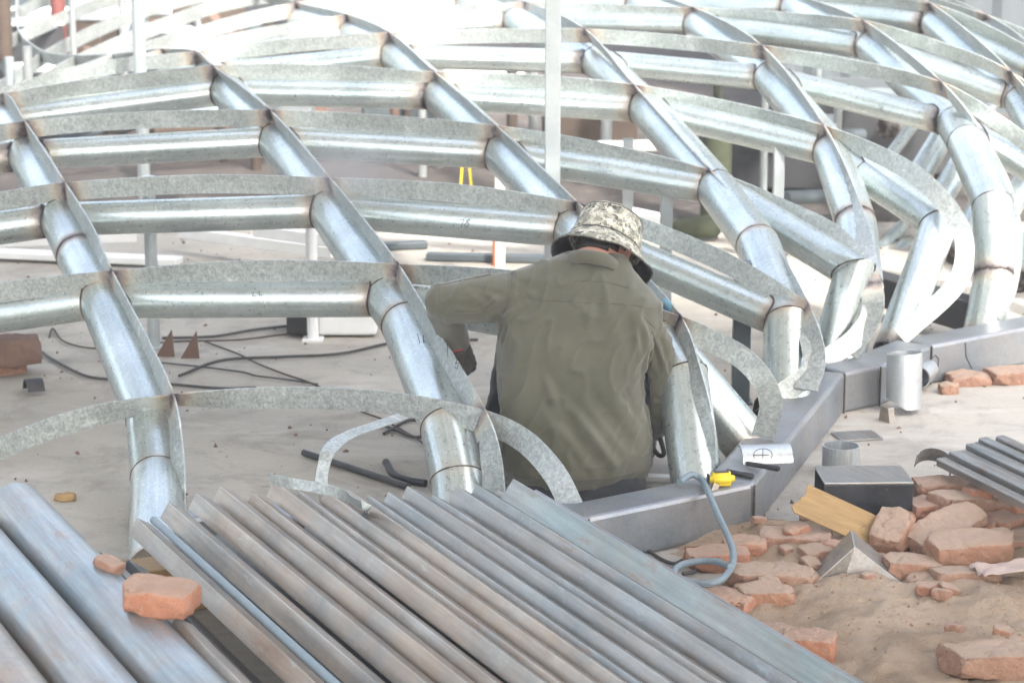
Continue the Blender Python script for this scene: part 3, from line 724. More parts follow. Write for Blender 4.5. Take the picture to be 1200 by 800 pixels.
# lower layer, all in the dark steel colour
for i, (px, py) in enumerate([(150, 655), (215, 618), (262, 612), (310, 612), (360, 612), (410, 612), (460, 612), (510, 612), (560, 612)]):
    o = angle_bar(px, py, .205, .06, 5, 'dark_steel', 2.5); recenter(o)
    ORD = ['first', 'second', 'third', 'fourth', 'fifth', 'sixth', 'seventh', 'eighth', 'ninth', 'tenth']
    tag(o, 'dark angle bar in the lower layer, %s from the big round pipes' % ORD[i], 'steel bar', 'lower layer of angle bars')
# short bar in front of the brick
o = angle_bar(205, 722, .285, .056, 8, 'profile', 2.0); recenter(o); tag(o, 'shorter beige angle bar that starts just in front of the orange brick', 'steel bar', 'angle bars stacked in the foreground')
# teal channel, right edge of the stack
e = gp(600, 562, .335); f = e - AX * 2.9
prof = [(0, 0), (-.05, .012), (-.05, .006), (-.006, -.006), (.052, -.088), (.012, -.098), (.010, -.104), (.058, -.094), (.058, -.09)]
prof = [(0, 0), (.070, -.062), (.112, -.020), (.108, -.016), (.070, -.054), (.004, .003), (-.040, .010), (-.041, .015)]
prof = [(0, .0), (.050, -.070), (.045, -.074), (-.004, -.006), (-.022, -.018), (-.025, -.013), (-.003, .004)]
o = prism('steel_channel', prof, e, f, (0, 0, 1), MAT['profile_teal'], None, .003); recenter(o)
tag(o, 'blue green steel channel with a bright top edge at the right edge of the stack', 'steel channel')
o = prism('steel_channel', [(0, 0), (.02, -.01), (.02, -.07), (.015, -.07), (.015, -.013), (0, -.005), (-.014, -.02), (-.018, -.016)], gp(628, 573, .300), gp(628, 573, .300) - AX * 2.7, (0, 0, 1), MAT['profile_grey'], None, .001); recenter(o)
tag(o, 'grey steel channel outermost on the right, beside the teal one', 'steel channel')
# thin green rod lying between the bars
a = gp(180, 609, .290); o = tube('steel_rod', [a, a - AX * .5, a - AX * 2.5], .010, MAT['hose'], None, 14, step=.4, wall=.003); recenter(o)
tag(o, 'thin blue green tube lying in the gap between two beige angle bars', 'rod')
# round pipes
for (px, py, z, r_, lab) in [(18, 648, .30, .083, 'big dusty blue round pipe, rightmost of the round pipes in the corner'), (-62, 735, .30, .083, 'big dusty blue round pipe, second from the angle bars'), (-150, 812, .30, .083, 'round pipe whose side just shows in the bottom left corner')]:
    pass
def bigpipe(x_end_px, y_top_px, lab, rad=.082, zc=.215, L=3.2, shift=0):
    e = gp(x_end_px, y_top_px, zc + rad * .9) - Vector((0, 0, rad * .9)) + LAT * shift
    o = tube('steel_pipe', [e, e - AX * L], rad, MAT['bigpipe'], None, 48, step=.1, wall=.006); recenter(o)
    tag(o, lab, 'pipe', 'big round pipes stacked in the corner'); return e
e0 = bigpipe(16, 569, 'big dusty blue round pipe, nearest to the angle bars')
for i, lab in ((1, 'big blue grey round pipe, second from the angle bars'), (2, 'big grey round pipe whose edge just shows in the bottom left corner')):
    e = e0 - LAT * (.17 * i) - AX * .12 * i
    o = tube('steel_pipe', [e, e - AX * 3.0], .082, MAT['bigpipe'] if i == 1 else MAT['profile'], None, 48, step=.1, wall=.006); recenter(o)
    tag(o, lab, 'pipe', 'big round pipes stacked in the corner')
# timbers that carry the stack
for k, lab_ in ((1.0, 'square timber bearer under the far end of the stacked steel'), (2.3, 'square timber bearer under the near end of the stacked steel')):
    c = gp(320, 563, 0) - AX * k
    o = box('timber_bearer', c - LAT * 1.2 + Vector((0, 0, .065)), c + LAT * .12 + Vector((0, 0, .065)), .12, .125, (0, 0, 1), MAT['ply'], None, .004); recenter(o)
    tag(o, lab_, 'timber', 'timbers under the steel stack')

# ================================================================== BRICKS AND RUBBLE
def brick(c, size, yaw, pitch=0, roll=0, mat='brick', lab='', seed=0, wear=.010, cat='brick', grp='bricks lying in the soil'):
    bm = bmesh.new(); bmesh.ops.create_cube(bm, size=1)
    for v in bm.verts: v.co = Vector((v.co.x * size[0], v.co.y * size[1], v.co.z * size[2]))
    rb_ = random.Random(seed * 7 + 3)
    for _ in range(rb_.choice([2, 3, 4])):
        nrm = Vector((rb_.choice([-1, 1]) * rb_.uniform(.5, 1), rb_.choice([-1, 1]) * rb_.uniform(.2, .9), rb_.choice([-1, 1]) * rb_.uniform(0, .8))).normalized()
        sup = sum(abs(nrm[k]) * size[k] / 2 for k in range(3)); pt = nrm * sup * rb_.uniform(.72, .90)
        q_ = bmesh.ops.bisect_plane(bm, geom=bm.verts[:] + bm.edges[:] + bm.faces[:], plane_co=pt, plane_no=nrm, clear_outer=True)
        ed_ = [e for e in q_['geom_cut'] if isinstance(e, bmesh.types.BMEdge)]
        if ed_: bmesh.ops.contextual_create(bm, geom=ed_)
    bmesh.ops.recalc_face_normals(bm, faces=bm.faces)
    o = bm_obj('brick', bm, MAT[mat], None, True)
    rm = o.modifiers.new('r', 'REMESH'); rm.mode = 'VOXEL'; rm.voxel_size = .0042; bake(o)
    sd_ = Vector((seed * 3.7, seed * 1.3, seed * 2.1))
    nrm_ = [v.normal.copy() for v in o.data.vertices]
    for v, n in zip(o.data.vertices, nrm_):
        p = v.co + sd_
        corner = sum(abs(q) / (s_ / 2) for q, s_ in zip(v.co, size)) - 2.0
        d = noise.noise(p * 14) * .004 + noise.noise(p * 45) * .0030 + noise.noise(p * 120) * .0016 - .004 * max(0, noise.noise(p * 26 + Vector((5, 5, 5))) - .35) * 3
        if corner > 0: d -= wear * corner * (1 + 1.6 * noise.noise(p * 9))
        v.co += n * d
    o.data.polygons.foreach_set('use_smooth', [True] * len(o.data.polygons))
    o.rotation_euler = (R(roll), R(pitch), R(yaw)); o.location = c
    tag(o, lab, cat, grp); return o
BS = (.235, .112, .055)
BR = [ # px, py(centre), z centre above 0, size, yaw, pitch, roll, mat, label
 (932,630,.045,(.20,.11,.062),-12,0,4,'brick','orange red brick lying flat in front of the left end of the yellow board'),
 (905,671,.045,(.24,.12,.05),-2,0,0,'brick_dusty','long dusty brick lying flat right of the grey cable loop'),
 (896,694,.035,(.15,.11,.055),14,3,0,'brick_dusty','rounded dusty half brick in front of the long flat one'),
 (840,650,.035,(.17,.11,.055),6,0,0,'brick','brick with a bright broken face under the corner of the beam'),
 (872,636,.04,(.12,.10,.05),0,0,0,'brick','brick wedged right under the beam corner'),
 (958,646,.045,(.10,.08,.05),20,0,0,'brick_dusty','small rounded brick lump just left of the bent grey plate'),
 (980,641,.05,(.075,.06,.045),-30,10,0,'brick','pink broken brick piece behind the bent grey plate'),
 (1046,620,.075,(.14,.10,.075),62,-28,0,'brick_dusty','tilted brick end propping the right end of the yellow board'),
 (1088,592,.085,(.12,.11,.055),12,0,0,'brick','dark red brick stump right behind the tilted brick end'),
 (1128,585,.10,(.20,.11,.055),34,8,0,'brick_dusty','brick slanting up towards the pile of thin channels'),
 (1105,568,.105,(.17,.10,.055),4,0,0,'brick','red brick under the curved offcut'),
 (1146,573,.125,(.07,.07,.04),20,0,0,'brick','small pink brick piece lying on the upper bricks'),
 (1108,618,.075,(.25,.12,.06),38,-14,14,'brick_dusty','large dusty brick leaning diagonally in the middle of the rubble'),
 (1140,637,.075,(.26,.125,.065),14,0,6,'brick_dusty','largest brick of the rubble, long and pale topped'),
 (1068,662,.04,(.17,.11,.06),10,8,0,'brick_dusty','half buried brick lump right of the bent grey plate'),
 (1085,680,.025,(.10,.10,.05),-20,0,0,'brick_dusty','crumbled brick piece sunk into the soil right of the bent plate'),
 (1132,674,.035,(.20,.11,.055),12,5,-8,'brick_dusty','brick half sunk in the soil beside the torn paper'),
 (1018,683,.015,(.16,.08,.05),3,0,0,'brick_dusty','brick almost buried under the front of the bent grey plate'),
 (978,693,.02,(.06,.05,.04),10,0,0,'brick_dusty','pale small chunk at the left foot of the bent plate'),
 (842,700,.03,(.20,.11,.055),-30,0,0,'brick','orange brick peeping out beside the teal channel'),
 (948,754,.05,(.13,.10,.075),-14,0,0,'brick','orange broken brick by the teal channel near the bottom'),
 (905,742,.035,(.14,.10,.05),-25,0,0,'brick','orange brick sliver behind the broken brick near the bottom'),
 (1170,768,.10,(.27,.12,.06),4,0,0,'brick_dusty','dusty brick lying alone at the lower right edge'),
 (1180,588,.05,(.20,.11,.055),60,0,0,'brick','shadowed brick under the pile of thin channels'),
 (1165,608,.05,(.16,.11,.055),-40,0,0,'brick','dark brick behind the largest brick of the rubble'),
 (1195,633,.04,(.16,.11,.055),20,0,0,'brick','brick cut by the right edge beside the largest brick'),
 (1045,598,.03,(.14,.11,.055),10,0,0,'brick_dusty','brick mostly hidden behind the yellow board'),
 (1134,442,.022,(.15,.11,.055),8,0,0,'brick','red brick under the far end of the beam, left one'),
 (1192,437,.03,(.22,.12,.055),14,0,0,'brick','red brick under the far end of the beam at the right edge'),
 (1112,452,.025,(.07,.06,.04),8,0,0,'brick_dusty','small brick bit in front of the far end of the beam'),
 (8,408,.10,(.24,.14,.10),20,0,0,'rust','dark rusty block lying on a brick at the left edge'),
 (8,425,.035,(.14,.11,.06),10,0,0,'brick','orange brick at the left edge beneath the rusty block'),
]
for i, b in enumerate(BR):
    c = gp(b[0], b[1], b[2]); c.z = b[2] - .010
    o = brick(c, b[3], b[4], b[5], b[6], b[7], b[8], i + 1)
    if b[7] == 'rust': o.name = 'rusty_block'; tag(o, None, 'block', 'things at the far left edge')
c = gp(186, 699, .325); o = brick(c, (.165, .115, .06), -12, 4, 3, 'brick', 'orange half brick lying on the angle bars next to the big round pipe', 77, grp='bricks lying on the steel stack')
c = gp(128, 662, .30); brick(c, (.075, .05, .035), -40, 10, 0, 'brick', 'small yellowish brick chip between the big pipe and the angle bars', 78, .004, 'brick chip', 'bricks lying on the steel stack')
c = gp(75, 582, .012); brick(c, (.065, .03, .022), 0, 0, 0, 'ply', 'small yellow chip lying alone on the concrete left of the first rib', 79, .004, 'chip', 'chips on the concrete')
_fr = random.Random(31)
for i in range(30):
    px, py = _fr.uniform(850, 1190), _fr.uniform(600, 712)
    if _fr.random() < .25: py = _fr.uniform(712, 780); px = max(px, 985)
    p_ = gp(px, py, .03); z_ = max(0, sand_z(p_.x, p_.y)); sz_ = _fr.uniform(.022, .055)
    o = brick(Vector((p_.x, p_.y, z_ + sz_ * .22)), (sz_ * 1.3, sz_, sz_ * .7), _fr.uniform(0, 360), _fr.uniform(-20, 20), 0, _fr.choice(['brick', 'brick_dusty', 'brick_dusty']), _fr.choice(['small', 'tiny', 'flat', 'crumbly', 'pale']) + ' broken brick fragment lying loose on the sandy soil', 100 + i, .003, 'brick fragment', 'loose brick fragments'); o.name = 'brick_fragment'
# gravel and crumbs: uncountable
def crumbs():
    V, Fc = [], []; rnd = random.Random(5)
    def add(p, s_):
        b = len(V); q = [Vector((1, 0, 0)), Vector((0, 1, 0)), Vector((-1, 0, 0)), Vector((0, -1, 0)), Vector((0, 0, .7)), Vector((0, 0, -.7))]
        m = Matrix.Rotation(rnd.random() * 6, 3, 'Z') @ Matrix.Rotation(rnd.random() * 2, 3, 'X')
        for k in q: V.append(p + m @ (k * s_ * rnd.uniform(.6, 1.3)))
        for f in ((0,1,4),(1,2,4),(2,3,4),(3,0,4),(1,0,5),(2,1,5),(3,2,5),(0,3,5)): Fc.append(tuple(b + k for k in f))
    for _ in range(1500):
        x, y = rnd.uniform(.6, 2.6), rnd.uniform(4.4, 7.1)
        z = sand_z(x, y)
        if z < .002: z = 0
        if rnd.random() < .5 and y < 5.6: continue
        add(Vector((x, y, z + .002)), rnd.choice([.002, .003, .003, .004, .006]))
    o = mesh_obj('brick_crumbs', V, Fc, MAT['brick_dusty'], None, False); tag(o, 'crumbled brick and small stones strewn over the sandy soil', 'rubble', None, 'stuff')
    V.clear(); Fc.clear()
    for _ in range(900):
        x, y = rnd.uniform(-3, 3), rnd.uniform(6.7, 13)
        add(Vector((x, y, .002)), rnd.choice([.003, .004, .006, .010]))
    o = mesh_obj('floor_debris', V, Fc, MAT['rust'], None, False); tag(o, 'small dark crumbs and rust flakes scattered over the concrete floor', 'debris', None, 'stuff')
crumbs()

# ================================================================== OBJECTS IN THE RUBBLE
# open black steel box section
def plate_box(name, c, L, D, Ht, th, yaw, mat, mtop):
    root = empty(name, c); root.rotation_euler = (0, 0, R(yaw))
    box('front_plate', (-L/2, -D/2, Ht/2), (L/2, -D/2, Ht/2), th, Ht, (0,0,1), MAT[mat], root, .002)
    box('back_plate', (-L/2, D/2, Ht/2), (L/2, D/2, Ht/2), th, Ht, (0,0,1), MAT[mat], root, .002)
    box('top_plate', (-L/2, 0, Ht + th/2 + .001), (L/2, 0, Ht + th/2 + .001), D + th*2, th, (0,0,1), MAT[mtop], root, .003)
    box('bottom_plate', (-L/2, 0, -th/2 - .001), (L/2, 0, -th/2 - .001), D + th*2, th, (0,0,1), MAT[mat], root, .003)
    return root
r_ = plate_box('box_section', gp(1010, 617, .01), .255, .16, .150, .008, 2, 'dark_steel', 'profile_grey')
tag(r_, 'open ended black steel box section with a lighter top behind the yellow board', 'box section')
# yellow board
a, b = gp(942, 590, .11), gp(1038, 622, .10)
bo = [(-.17,-.05),(-.185,-.035),(-.165,-.006),(-.168,.0),(-.155,.012),(-.16,.05),(.165,.045),(.16,-.055)]
bm = bmesh.new(); vs = [bm.verts.new((x, y, 0)) for x, y in bo]; f_ = bm.faces.new(vs)
ex = bmesh.ops.extrude_face_region(bm, geom=[f_]); bmesh.ops.translate(bm, vec=(0, 0, .006), verts=[q for q in ex['geom'] if isinstance(q, bmesh.types.BMVert)])
bmesh.ops.recalc_face_normals(bm, faces=bm.faces)
o = bm_obj('board', bm, MAT['ply'], None, False); o.location = gp(990, 607, .10)
o.rotation_euler = (Matrix.Rotation(R(-6), 3, 'Z') @ Matrix.Rotation(R(23), 3, 'Y') @ Matrix.Rotation(R(52), 3, 'X')).to_euler()
o.scale = (.82, .95, 1)
tag(o, 'weathered ochre yellow board with a split end leaning against the black box section', 'board')
# bent plate
def bent_plate():
    a = gp(1002, 641, .115); L = gp(950, 688, .02); Rr = gp(1056, 684, .02); Lb = L + Vector((.03, .16, 0)); 
    V = [a, L, gp(985, 692, .0), Rr, a + Vector((.01, .15, .0)), L + Vector((.03, .15, 0)), Rr + Vector((.0, .15, 0))]
    Fc = [(0, 1, 2), (0, 2, 3), (0, 3, 6, 4), (0, 4, 5, 1)]
    o = mesh_obj('bent_plate', V, Fc, MAT['profile_grey'], None, False)
    m = o.modifiers.new('s', 'SOLIDIFY'); m.thickness = .006; m.offset = 0
    m = o.modifiers.new('b', 'BEVEL'); m.width = .004; m.segments = 2; bake(o); recenter(o)
    tag(o, 'folded grey steel plate standing like a small tent in the soil', 'steel plate')
bent_plate()
# cut pipe pieces
def standing_stub():
    b = gp(1062, 488, 0); r = .0605
    seg = 48; V, Fc = [], []
    for ring, (rr, top) in enumerate([(r, 0), (r, 1), (r - .004, 1), (r - .004, 0)]):
        for k in range(seg):
            a = 2 * math.pi * k / seg; x, y = math.cos(a), math.sin(a)
            z = .205 + .004 * x if top else (.015 + .035 * max(0, -x) )
            V.append((x * rr, y * rr, z))
    for j in range(4):
        for k in range(seg):
            k2 = (k + 1) % seg; j2 = (j + 1) % 4
            Fc.append((j * seg + k, j * seg + k2, j2 * seg + k2, j2 * seg + k))
    o = mesh_obj('pipe_offcut', V, Fc, MAT['stub'], None, True, sharp=40); o.location = b + Vector((0, .06, 0)); o.rotation_euler = (R(-6), 0, 0)
    tag(o, 'upright cut off length of galvanized pipe standing beside the beam joint', 'pipe offcut')
    for (x, y, z, l, d, lab) in [(1082, 462, .02, .12, .05, 'small round pipe end peeping out behind the upright offcut'),]:
        p = gp(x, y, z) + Vector((0, .10, .035)); o = tube('pipe_offcut', [p, p + Vector((.05, .12, 0))], .04, MAT['stub'], None, 24, wall=.004); recenter(o); tag(o, lab, 'pipe offcut')
    p = gp(1036, 494, .0); o = prism('scrap_plate', [(-.03, 0), (.03, 0), (.02, .05), (-.02, .055)], p, p + Vector((.02, .012, 0)), (0, 0, 1), MAT['profile'], None, .001); recenter(o)
    tag(o, 'small upright steel scrap leaning left of the upright offcut', 'scrap plate')
standing_stub()
p = gp(1005, 512, .004); o = box('scrap_plate', p + Vector((-.07, 0, 0)), p + Vector((.07, .03, 0)), .11, .006, (0, 0, 1), MAT['profile_grey'], None, .001); recenter(o); tag(o, 'flat thin grey plate lying on the concrete left below the upright offcut', 'scrap plate')
# ring offcut on the ground behind the box
p = gp(985, 545, .03); o = tube('pipe_offcut', [p + Vector((0, 0, -.03)), p + Vector((0, 0, .065))], .058, MAT['stub'], None, 40, wall=.004); recenter(o); tag(o, 'short pipe ring standing on the concrete behind the black box section', 'pipe offcut')
# half shell between brick and box
def half_shell(p, r, L, ax, a0, a1, lab, th=.004, mat='stub', name='pipe_offcut'):
    ax = Vector(ax).normalized(); u, v = frame_for(ax); V, Fc = [], []; n = 20
    for rr in (r, r - th):
        for l in (0, L):
            for k in range(n + 1):
                a = R(a0 + (a1 - a0) * k / n); V.append(p + ax * l + (u * math.cos(a) + v * math.sin(a)) * rr)
    m = n + 1
    for k in range(n):
        Fc += [(k, k + 1, m + k + 1, m + k), (2*m + k, 3*m + k, 3*m + k + 1, 2*m + k + 1), (k, 2*m + k, 2*m + k + 1, k + 1), (m + k, m + k + 1, 3*m + k + 1, 3*m + k)]
    Fc += [(0, m, 3*m, 2*m), (n, 2*m + n, 3*m + n, m + n)]
    o = mesh_obj(name, V, Fc, MAT[mat], None, True, sharp=35); recenter(o); tag(o, lab, 'pipe offcut'); return o
half_shell(gp(1046, 596, .05), .045, .10, (.5, -.6, -.3), -20, 190, 'dark curved shell offcut leaning over the tilted brick end', mat='dark_steel')
half_shell(gp(1092, 553, .12), .055, .05, (.1, -.5, 1), 150, 330, 'curved pale offcut lying on the bricks by the thin channels', mat='profile_grey')
half_shell(gp(30, 462, .0), .055, .06, (1, .4, 0), 190, 340, 'curved dark scrap offcut lying on the concrete at far left', mat='dark_steel')
# pipe offcut with the marked cross, lying on the beam, ring cut
p = gp(868, 545, BZ)
o = half_shell(p + Vector((0, .03, .004)), .048, .150, (1, .12, 0), -125, -4, 'shallow curved zinc offcut with an inked crossed circle lying on the beam'); off_mark = o
# markers
def marker(p0, p1, lab):
    d = (p1 - p0); root = empty('marker_pen', p0); tag(root, lab, 'marker pen', 'black marker pens on the beam')
    l = d.length; d = d.normalized()
    tube('barrel', [Vector(), d * l * .62], .0075, MAT['black'], root, 16); tube('cap', [d * l * .625, d * l * .96, d * l], [.0085, .0085, .006], MAT['black'], root, 16)
marker(gp(876, 543, BZ + .012), gp(913, 549, BZ + .02), 'black marker pen resting against the inked pipe offcut')
marker(gp(852, 552, BZ + .008), gp(883, 558, BZ + .008), 'black marker pen lying behind the yellow tape measure')
# tape measure
def tape():
    c = gp(845, 569, BZ); root = empty('tape_measure', c); tag(root, 'yellow tape measure with black clip on the corner of the beam', 'tape measure'); root.rotation_euler = (0, 0, R(8))
    bm = bmesh.new(); bmesh.ops.create_cube(bm, size=1)
    for v in bm.verts: v.co = Vector((v.co.x * .076, v.co.y * .042, v.co.z * .040 + .022 + (.0 if v.co.x < 0 else -.001)))
    bmesh.ops.bevel(bm, geom=bm.edges[:], offset=.012, segments=4, affect='EDGES'); bm_obj('case', bm, MAT['yellow'], root, True)
    box('clip', (-.022, -.004, .0435), (.02, -.004, .0435), .016, .003, (0, 0, 1), MAT['black'], root, .001)
    box('side_cap', (-.0395, 0, .022), (-.036, 0, .022), .026, .028, (0, 0, 1), MAT['black'], root, .001)
    box('blade', (-.018, -.0225, .012), (-.032, -.036, -.012), .018, .0015, (0, 1, .3), MAT['profile'], root, .0003)
tape()
# cables
def cable(name, pts, r, mat, lab, cat='cable', grp=None, per=8, seg=12):
    P = [Vector(p) for p in pts]; q, _ = catmull(P, [Vector((0, 0, 1))] * len(P), per)
    o = tube(name, q, r, MAT[mat], None, seg, True, step=9); recenter(o); tag(o, lab, cat, grp); return o
Z = Vector((0, 0, 1))
cable('power_cable', [gp(797, 565, .16), gp(803, 560, .165), gp(812, 556, .17), gp(822, 562, .16), at(829, 574, 6.545), at(835, 588, 6.50), at(842, 604, 6.43), at(852, 626, 6.34), at(859, 646, 6.22), at(857, 664, 6.12), gp(843, 680, .075), gp(818, 684, .065), gp(790, 674, .06), gp(800, 661, .06), gp(834, 657, .07), gp(856, 664, .085)], .0095, 'hose', 'thick blue grey cable looping over the beam corner down to the soil')
for i, (pts, lab) in enumerate([
  ([(760,645),(775,655),(790,660),(805,655),(815,668),(800,672)], 'tangled dark wire below the beam left of the cable loop'),
  ([(-10,400),(30,400),(60,420),(100,440),(140,445),(200,450),(260,455),(300,454)], 'black cable running from the left edge behind the first rib'),
  ([(190,425),(240,430),(285,436),(300,440),(340,445),(372,450)], 'thin brown cable on the concrete left of the second rib'),
  ([(240,400),(280,415),(300,425),(330,437),(372,452),(420,480),(450,492),(490,515),(500,524)], 'long kinked brown cable crossing towards the second rib'),
  ([(58,395),(62,385),(75,400),(110,408),(160,404),(210,400),(280,398),(330,392),(380,388)], 'curled pale brown cable behind the first rib'),
  ([(190,396),(250,394),(300,386),(360,380),(430,376)], 'far dark cable reaching the white machine box'),
  ([(210,440),(260,422),(330,418),(400,414),(470,400),(560,398)], 'dark cable beyond the rusty triangular plates'),
  ([(447,497),(470,506),(490,512),(505,500),(480,492),(450,508)], 'dark loop of wire beside the second rib pipe'),
]):
    cable('floor_cable', [gp(x, y, .010) for x, y in pts], .0055 if i not in (2, 3, 4) else .0035, 'cable' if i not in (3, 4) else 'brownbox', lab, 'cable', 'cables lying about the site')
o = tube('steel_rod', [gp(356, 530, .014), gp(478, 570, .014)], .011, MAT['dark_steel'], None, 14); recenter(o); tag(o, 'dark steel rod lying on the concrete behind the angle bars', 'rod')
o = cable('steel_rod', [gp(452, 541, .03), gp(462, 556, .014), gp(480, 563, .012), gp(499, 566, .012)], .012, 'dark_steel', 'short curved dark rod left of the second rib pipe', 'rod')
# pale bent strips over the bars
def ribbon(name, pts, wd, side, mat, lab, th=.003):
    P = [Vector(p) for p in pts]; N = [Vector(side)] * len(P)
    o = strip(name, P, N, wd, th, MAT[mat], None, 7); recenter(o); tag(o, lab, 'strip', 'bent strip offcuts by the steel stack'); return o
ribbon('bent_strip', [at(388, 612, 6.3), at(387, 585, 6.3), at(384, 560, 6.32), at(392, 532, 6.36), at(412, 514, 6.5), at(440, 503, 6.6), at(478, 490, 6.8)], .034, (.75, -.3, -.25), 'bar', 'grey bent strip rising from the angle bars and leaning back')
ribbon('bent_strip', [gp(316, 567, .315), gp(345, 573, .325), gp(380, 579, .33), gp(410, 589, .33), gp(430, 600, .33), at(434, 606, 5.95), at(428, 628, 5.9)], .028, (.4, -.5, -.35), 'bar', 'pale curled strip lying across the brown angle bars')
ribbon('bent_strip', [at(380, 580, 6.5), at(379, 545, 6.5), at(386, 524, 6.55), at(402, 513, 6.6), at(440, 500, 6.7)], .016, (.5, -.4, -.3), 'pipe', 'thin clear strip standing just behind the grey bent strip')
# thin channels at the right edge
d_ = (gp(1200, 594, .16) - gp(1103, 545, .16)).normalized()
for i, (px, py) in enumerate([(1103, 545), (1117, 537), (1127, 536), (1137, 528), (1147, 526), (1152, 521), (1172, 519), (1182, 524)]):
    a = gp(px, py, .15 + .014 * (i % 2)); w_ = .034
    o = prism('thin_channel', [(-w_/2, 0), (-w_/2, .02), (-w_/2 + .004, .024), (w_/2 - .004, .024), (w_/2, .02), (w_/2, 0), (w_/2 - .003, 0), (w_/2 - .003, .018), (-w_/2 + .003, .018), (-w_/2 + .003, 0)], a, a + d_ * 1.6, (0, 0, 1), MAT['profile_grey'], None, .001); recenter(o)
    tag(o, 'thin grey channel in the bundle at the right edge, %s from its lower side' % ORD[i], 'channel', 'thin channels at the right edge')
for px, py in ((1185, 640), (1200, 600)):
    pass
# paper, white bits
p = gp(1180, 664, .07); bm = bmesh.new(); bmesh.ops.create_grid(bm, x_segments=14, y_segments=10, size=.5)
for v in bm.verts:
    x, y = v.co.x, v.co.y; v.co = Vector((x * .17, y * .10 * (1 - .4 * x), .02 * noise.noise(Vector((x * 4, y * 4, 1))) + .012 * x))
o = bm_obj('torn_paper', bm, simple('pinkish_paper', (.48, .37, .32), .9, 0, .2, 14), None, True); o.location = p; o.rotation_euler = (R(-4), 0, R(10))
m = o.modifiers.new('s', 'SOLIDIFY'); m.thickness = .002; bake(o)
tag(o, 'torn pinkish cement bag paper lying on the bricks at the right edge', 'paper')
# ================================================================== THE WELDER
def _ico():
    b = bmesh.new(); bmesh.ops.create_icosphere(b, subdivisions=2, radius=1); r = ([v.co.copy() for v in b.verts], [tuple(v.index for v in f.verts) for f in b.faces]); b.free(); return r
ICO = _ico()
def blob(name, chains, voxel, mat, parent=None, smooth=4, solids=()):
    """one continuous surface from limbs [(point, radius) ...] merged by a voxel remesh"""
    AV, AF = [], []
    for ch in chains:
        for (p, r), (q, s_) in zip(ch, ch[1:]):
            p, q = Vector(p), Vector(q); L = (q - p).length; k = max(2, int(L / (min(r, s_) * .28)) + 1)
            for j in range(k + 1):
                t = j / k; c_ = p.lerp(q, t); r_ = r + (s_ - r) * t; b_ = len(AV)
                AV.extend([c_ + v * r_ for v in ICO[0]]); AF.extend([tuple(b_ + e for e in f) for f in ICO[1]])
    for V, Fc in solids:
        b_ = len(AV); AV.extend(V); AF.extend([tuple(b_ + e for e in f) for f in Fc])
    o = mesh_obj(name, AV, AF, mat, parent, True)
    m = o.modifiers.new('r', 'REMESH'); m.mode = 'VOXEL'; m.voxel_size = voxel
    if smooth: s_ = o.modifiers.new('s', 'SMOOTH'); s_.iterations = smooth; s_.factor = .6
    bake(o); o.data.polygons.foreach_set('use_smooth', [True] * len(o.data.polygons)); return o
def ell_solid(c, rx, ry, rz, rot=None, n=16):
    V, Fc = [], []; rot = rot or Matrix.Identity(3)
    V.append(Vector((0, 0, rz)))
    for i in range(1, n):
        for k in range(2 * n):
            a, b = math.pi * i / n, math.pi * k / n
            V.append(Vector((rx * math.sin(a) * math.cos(b), ry * math.sin(a) * math.sin(b), rz * math.cos(a))))
    V.append(Vector((0, 0, -rz))); m = 2 * n
    for k in range(m): Fc.append((0, 1 + k, 1 + (k + 1) % m)); Fc.append((len(V) - 1, 1 + (n - 2) * m + (k + 1) % m, 1 + (n - 2) * m + k))
    for i in range(n - 2):
        for k in range(m): Fc.append((1 + i * m + k, 1 + (i + 1) * m + k, 1 + (i + 1) * m + (k + 1) % m, 1 + i * m + (k + 1) % m))
    return [rot @ v + c for v in V], Fc
def loft_solid(rings, n=40, pw=2.4):
    V, Fc = [], []
    for c, rx, ry in rings:
        for k in range(n):
            a = 2 * math.pi * k / n; x, y = math.cos(a), math.sin(a)
            V.append(c + Vector((rx * math.copysign(abs(x) ** (2 / pw), x), ry * math.copysign(abs(y) ** (2 / pw), y), 0)))
    for j in range(len(rings) - 1):
        for k in range(n): Fc.append((j * n + k, j * n + (k + 1) % n, (j + 1) * n + (k + 1) % n, (j + 1) * n + k))
    Fc.append(tuple(range(n - 1, -1, -1))); e = (len(rings) - 1) * n; Fc.append(tuple(range(e, e + n)))
    return V, Fc
def ring_px(py, xl, xr, Yc, ry):
    a, b = at(xl, py, Yc), at(xr, py, Yc); return ((a + b) / 2, (b - a).length / 2, ry)
torso = [ring_px(*q) for q in [(561,600,752,7.03,.125),(556,593,758,7.03,.135),(545,589,763,7.02,.140),(510,585,764,7.03,.138),(470,585,754,7.05,.135),(435,584,753,7.07,.13),(405,583,764,7.09,.13),(378,583,777,7.11,.125),(355,586,776,7.12,.118),(338,592,762,7.13,.105),(322,602,750,7.14,.085),(310,635,738,7.15,.065),(298,664,730,7.17,.05)]]
up = Vector((.26, .62, .74)).normalized()
fwd = Vector((.42, .80, -.45)); fwd = (fwd - up * fwd.dot(up)).normalized(); side = fwd.cross(up).normalized()
HR = Matrix((side, fwd, up)).transposed()
HC = at(706, 301, 7.26)
def hl(x, y, z): return HC + HR @ Vector((x, y, z))
armL = [(at(640,345,7.12), .074), (at(590,349,7.12), .074), (at(545,352,7.13), .069), (at(519,353,7.15), .062)]
foreL = [(at(519,353,7.15), .060), (at(527,378,7.22), .050), (at(535,397,7.27), .043)]
armR = [(at(752,372,7.12), .060), (at(770,405,7.10), .050), (at(777,445,7.09), .044), (at(777,482,7.10), .042)]
foreR = [(at(777,482,7.10), .043), (at(768,500,7.22), .040), (at(764,505,7.32), .036)]
hipL, hipR = at(650,548,7.04), at(712,548,7.04)
kneeL, kneeR = at(606,405,7.42), at(750,420,7.45)
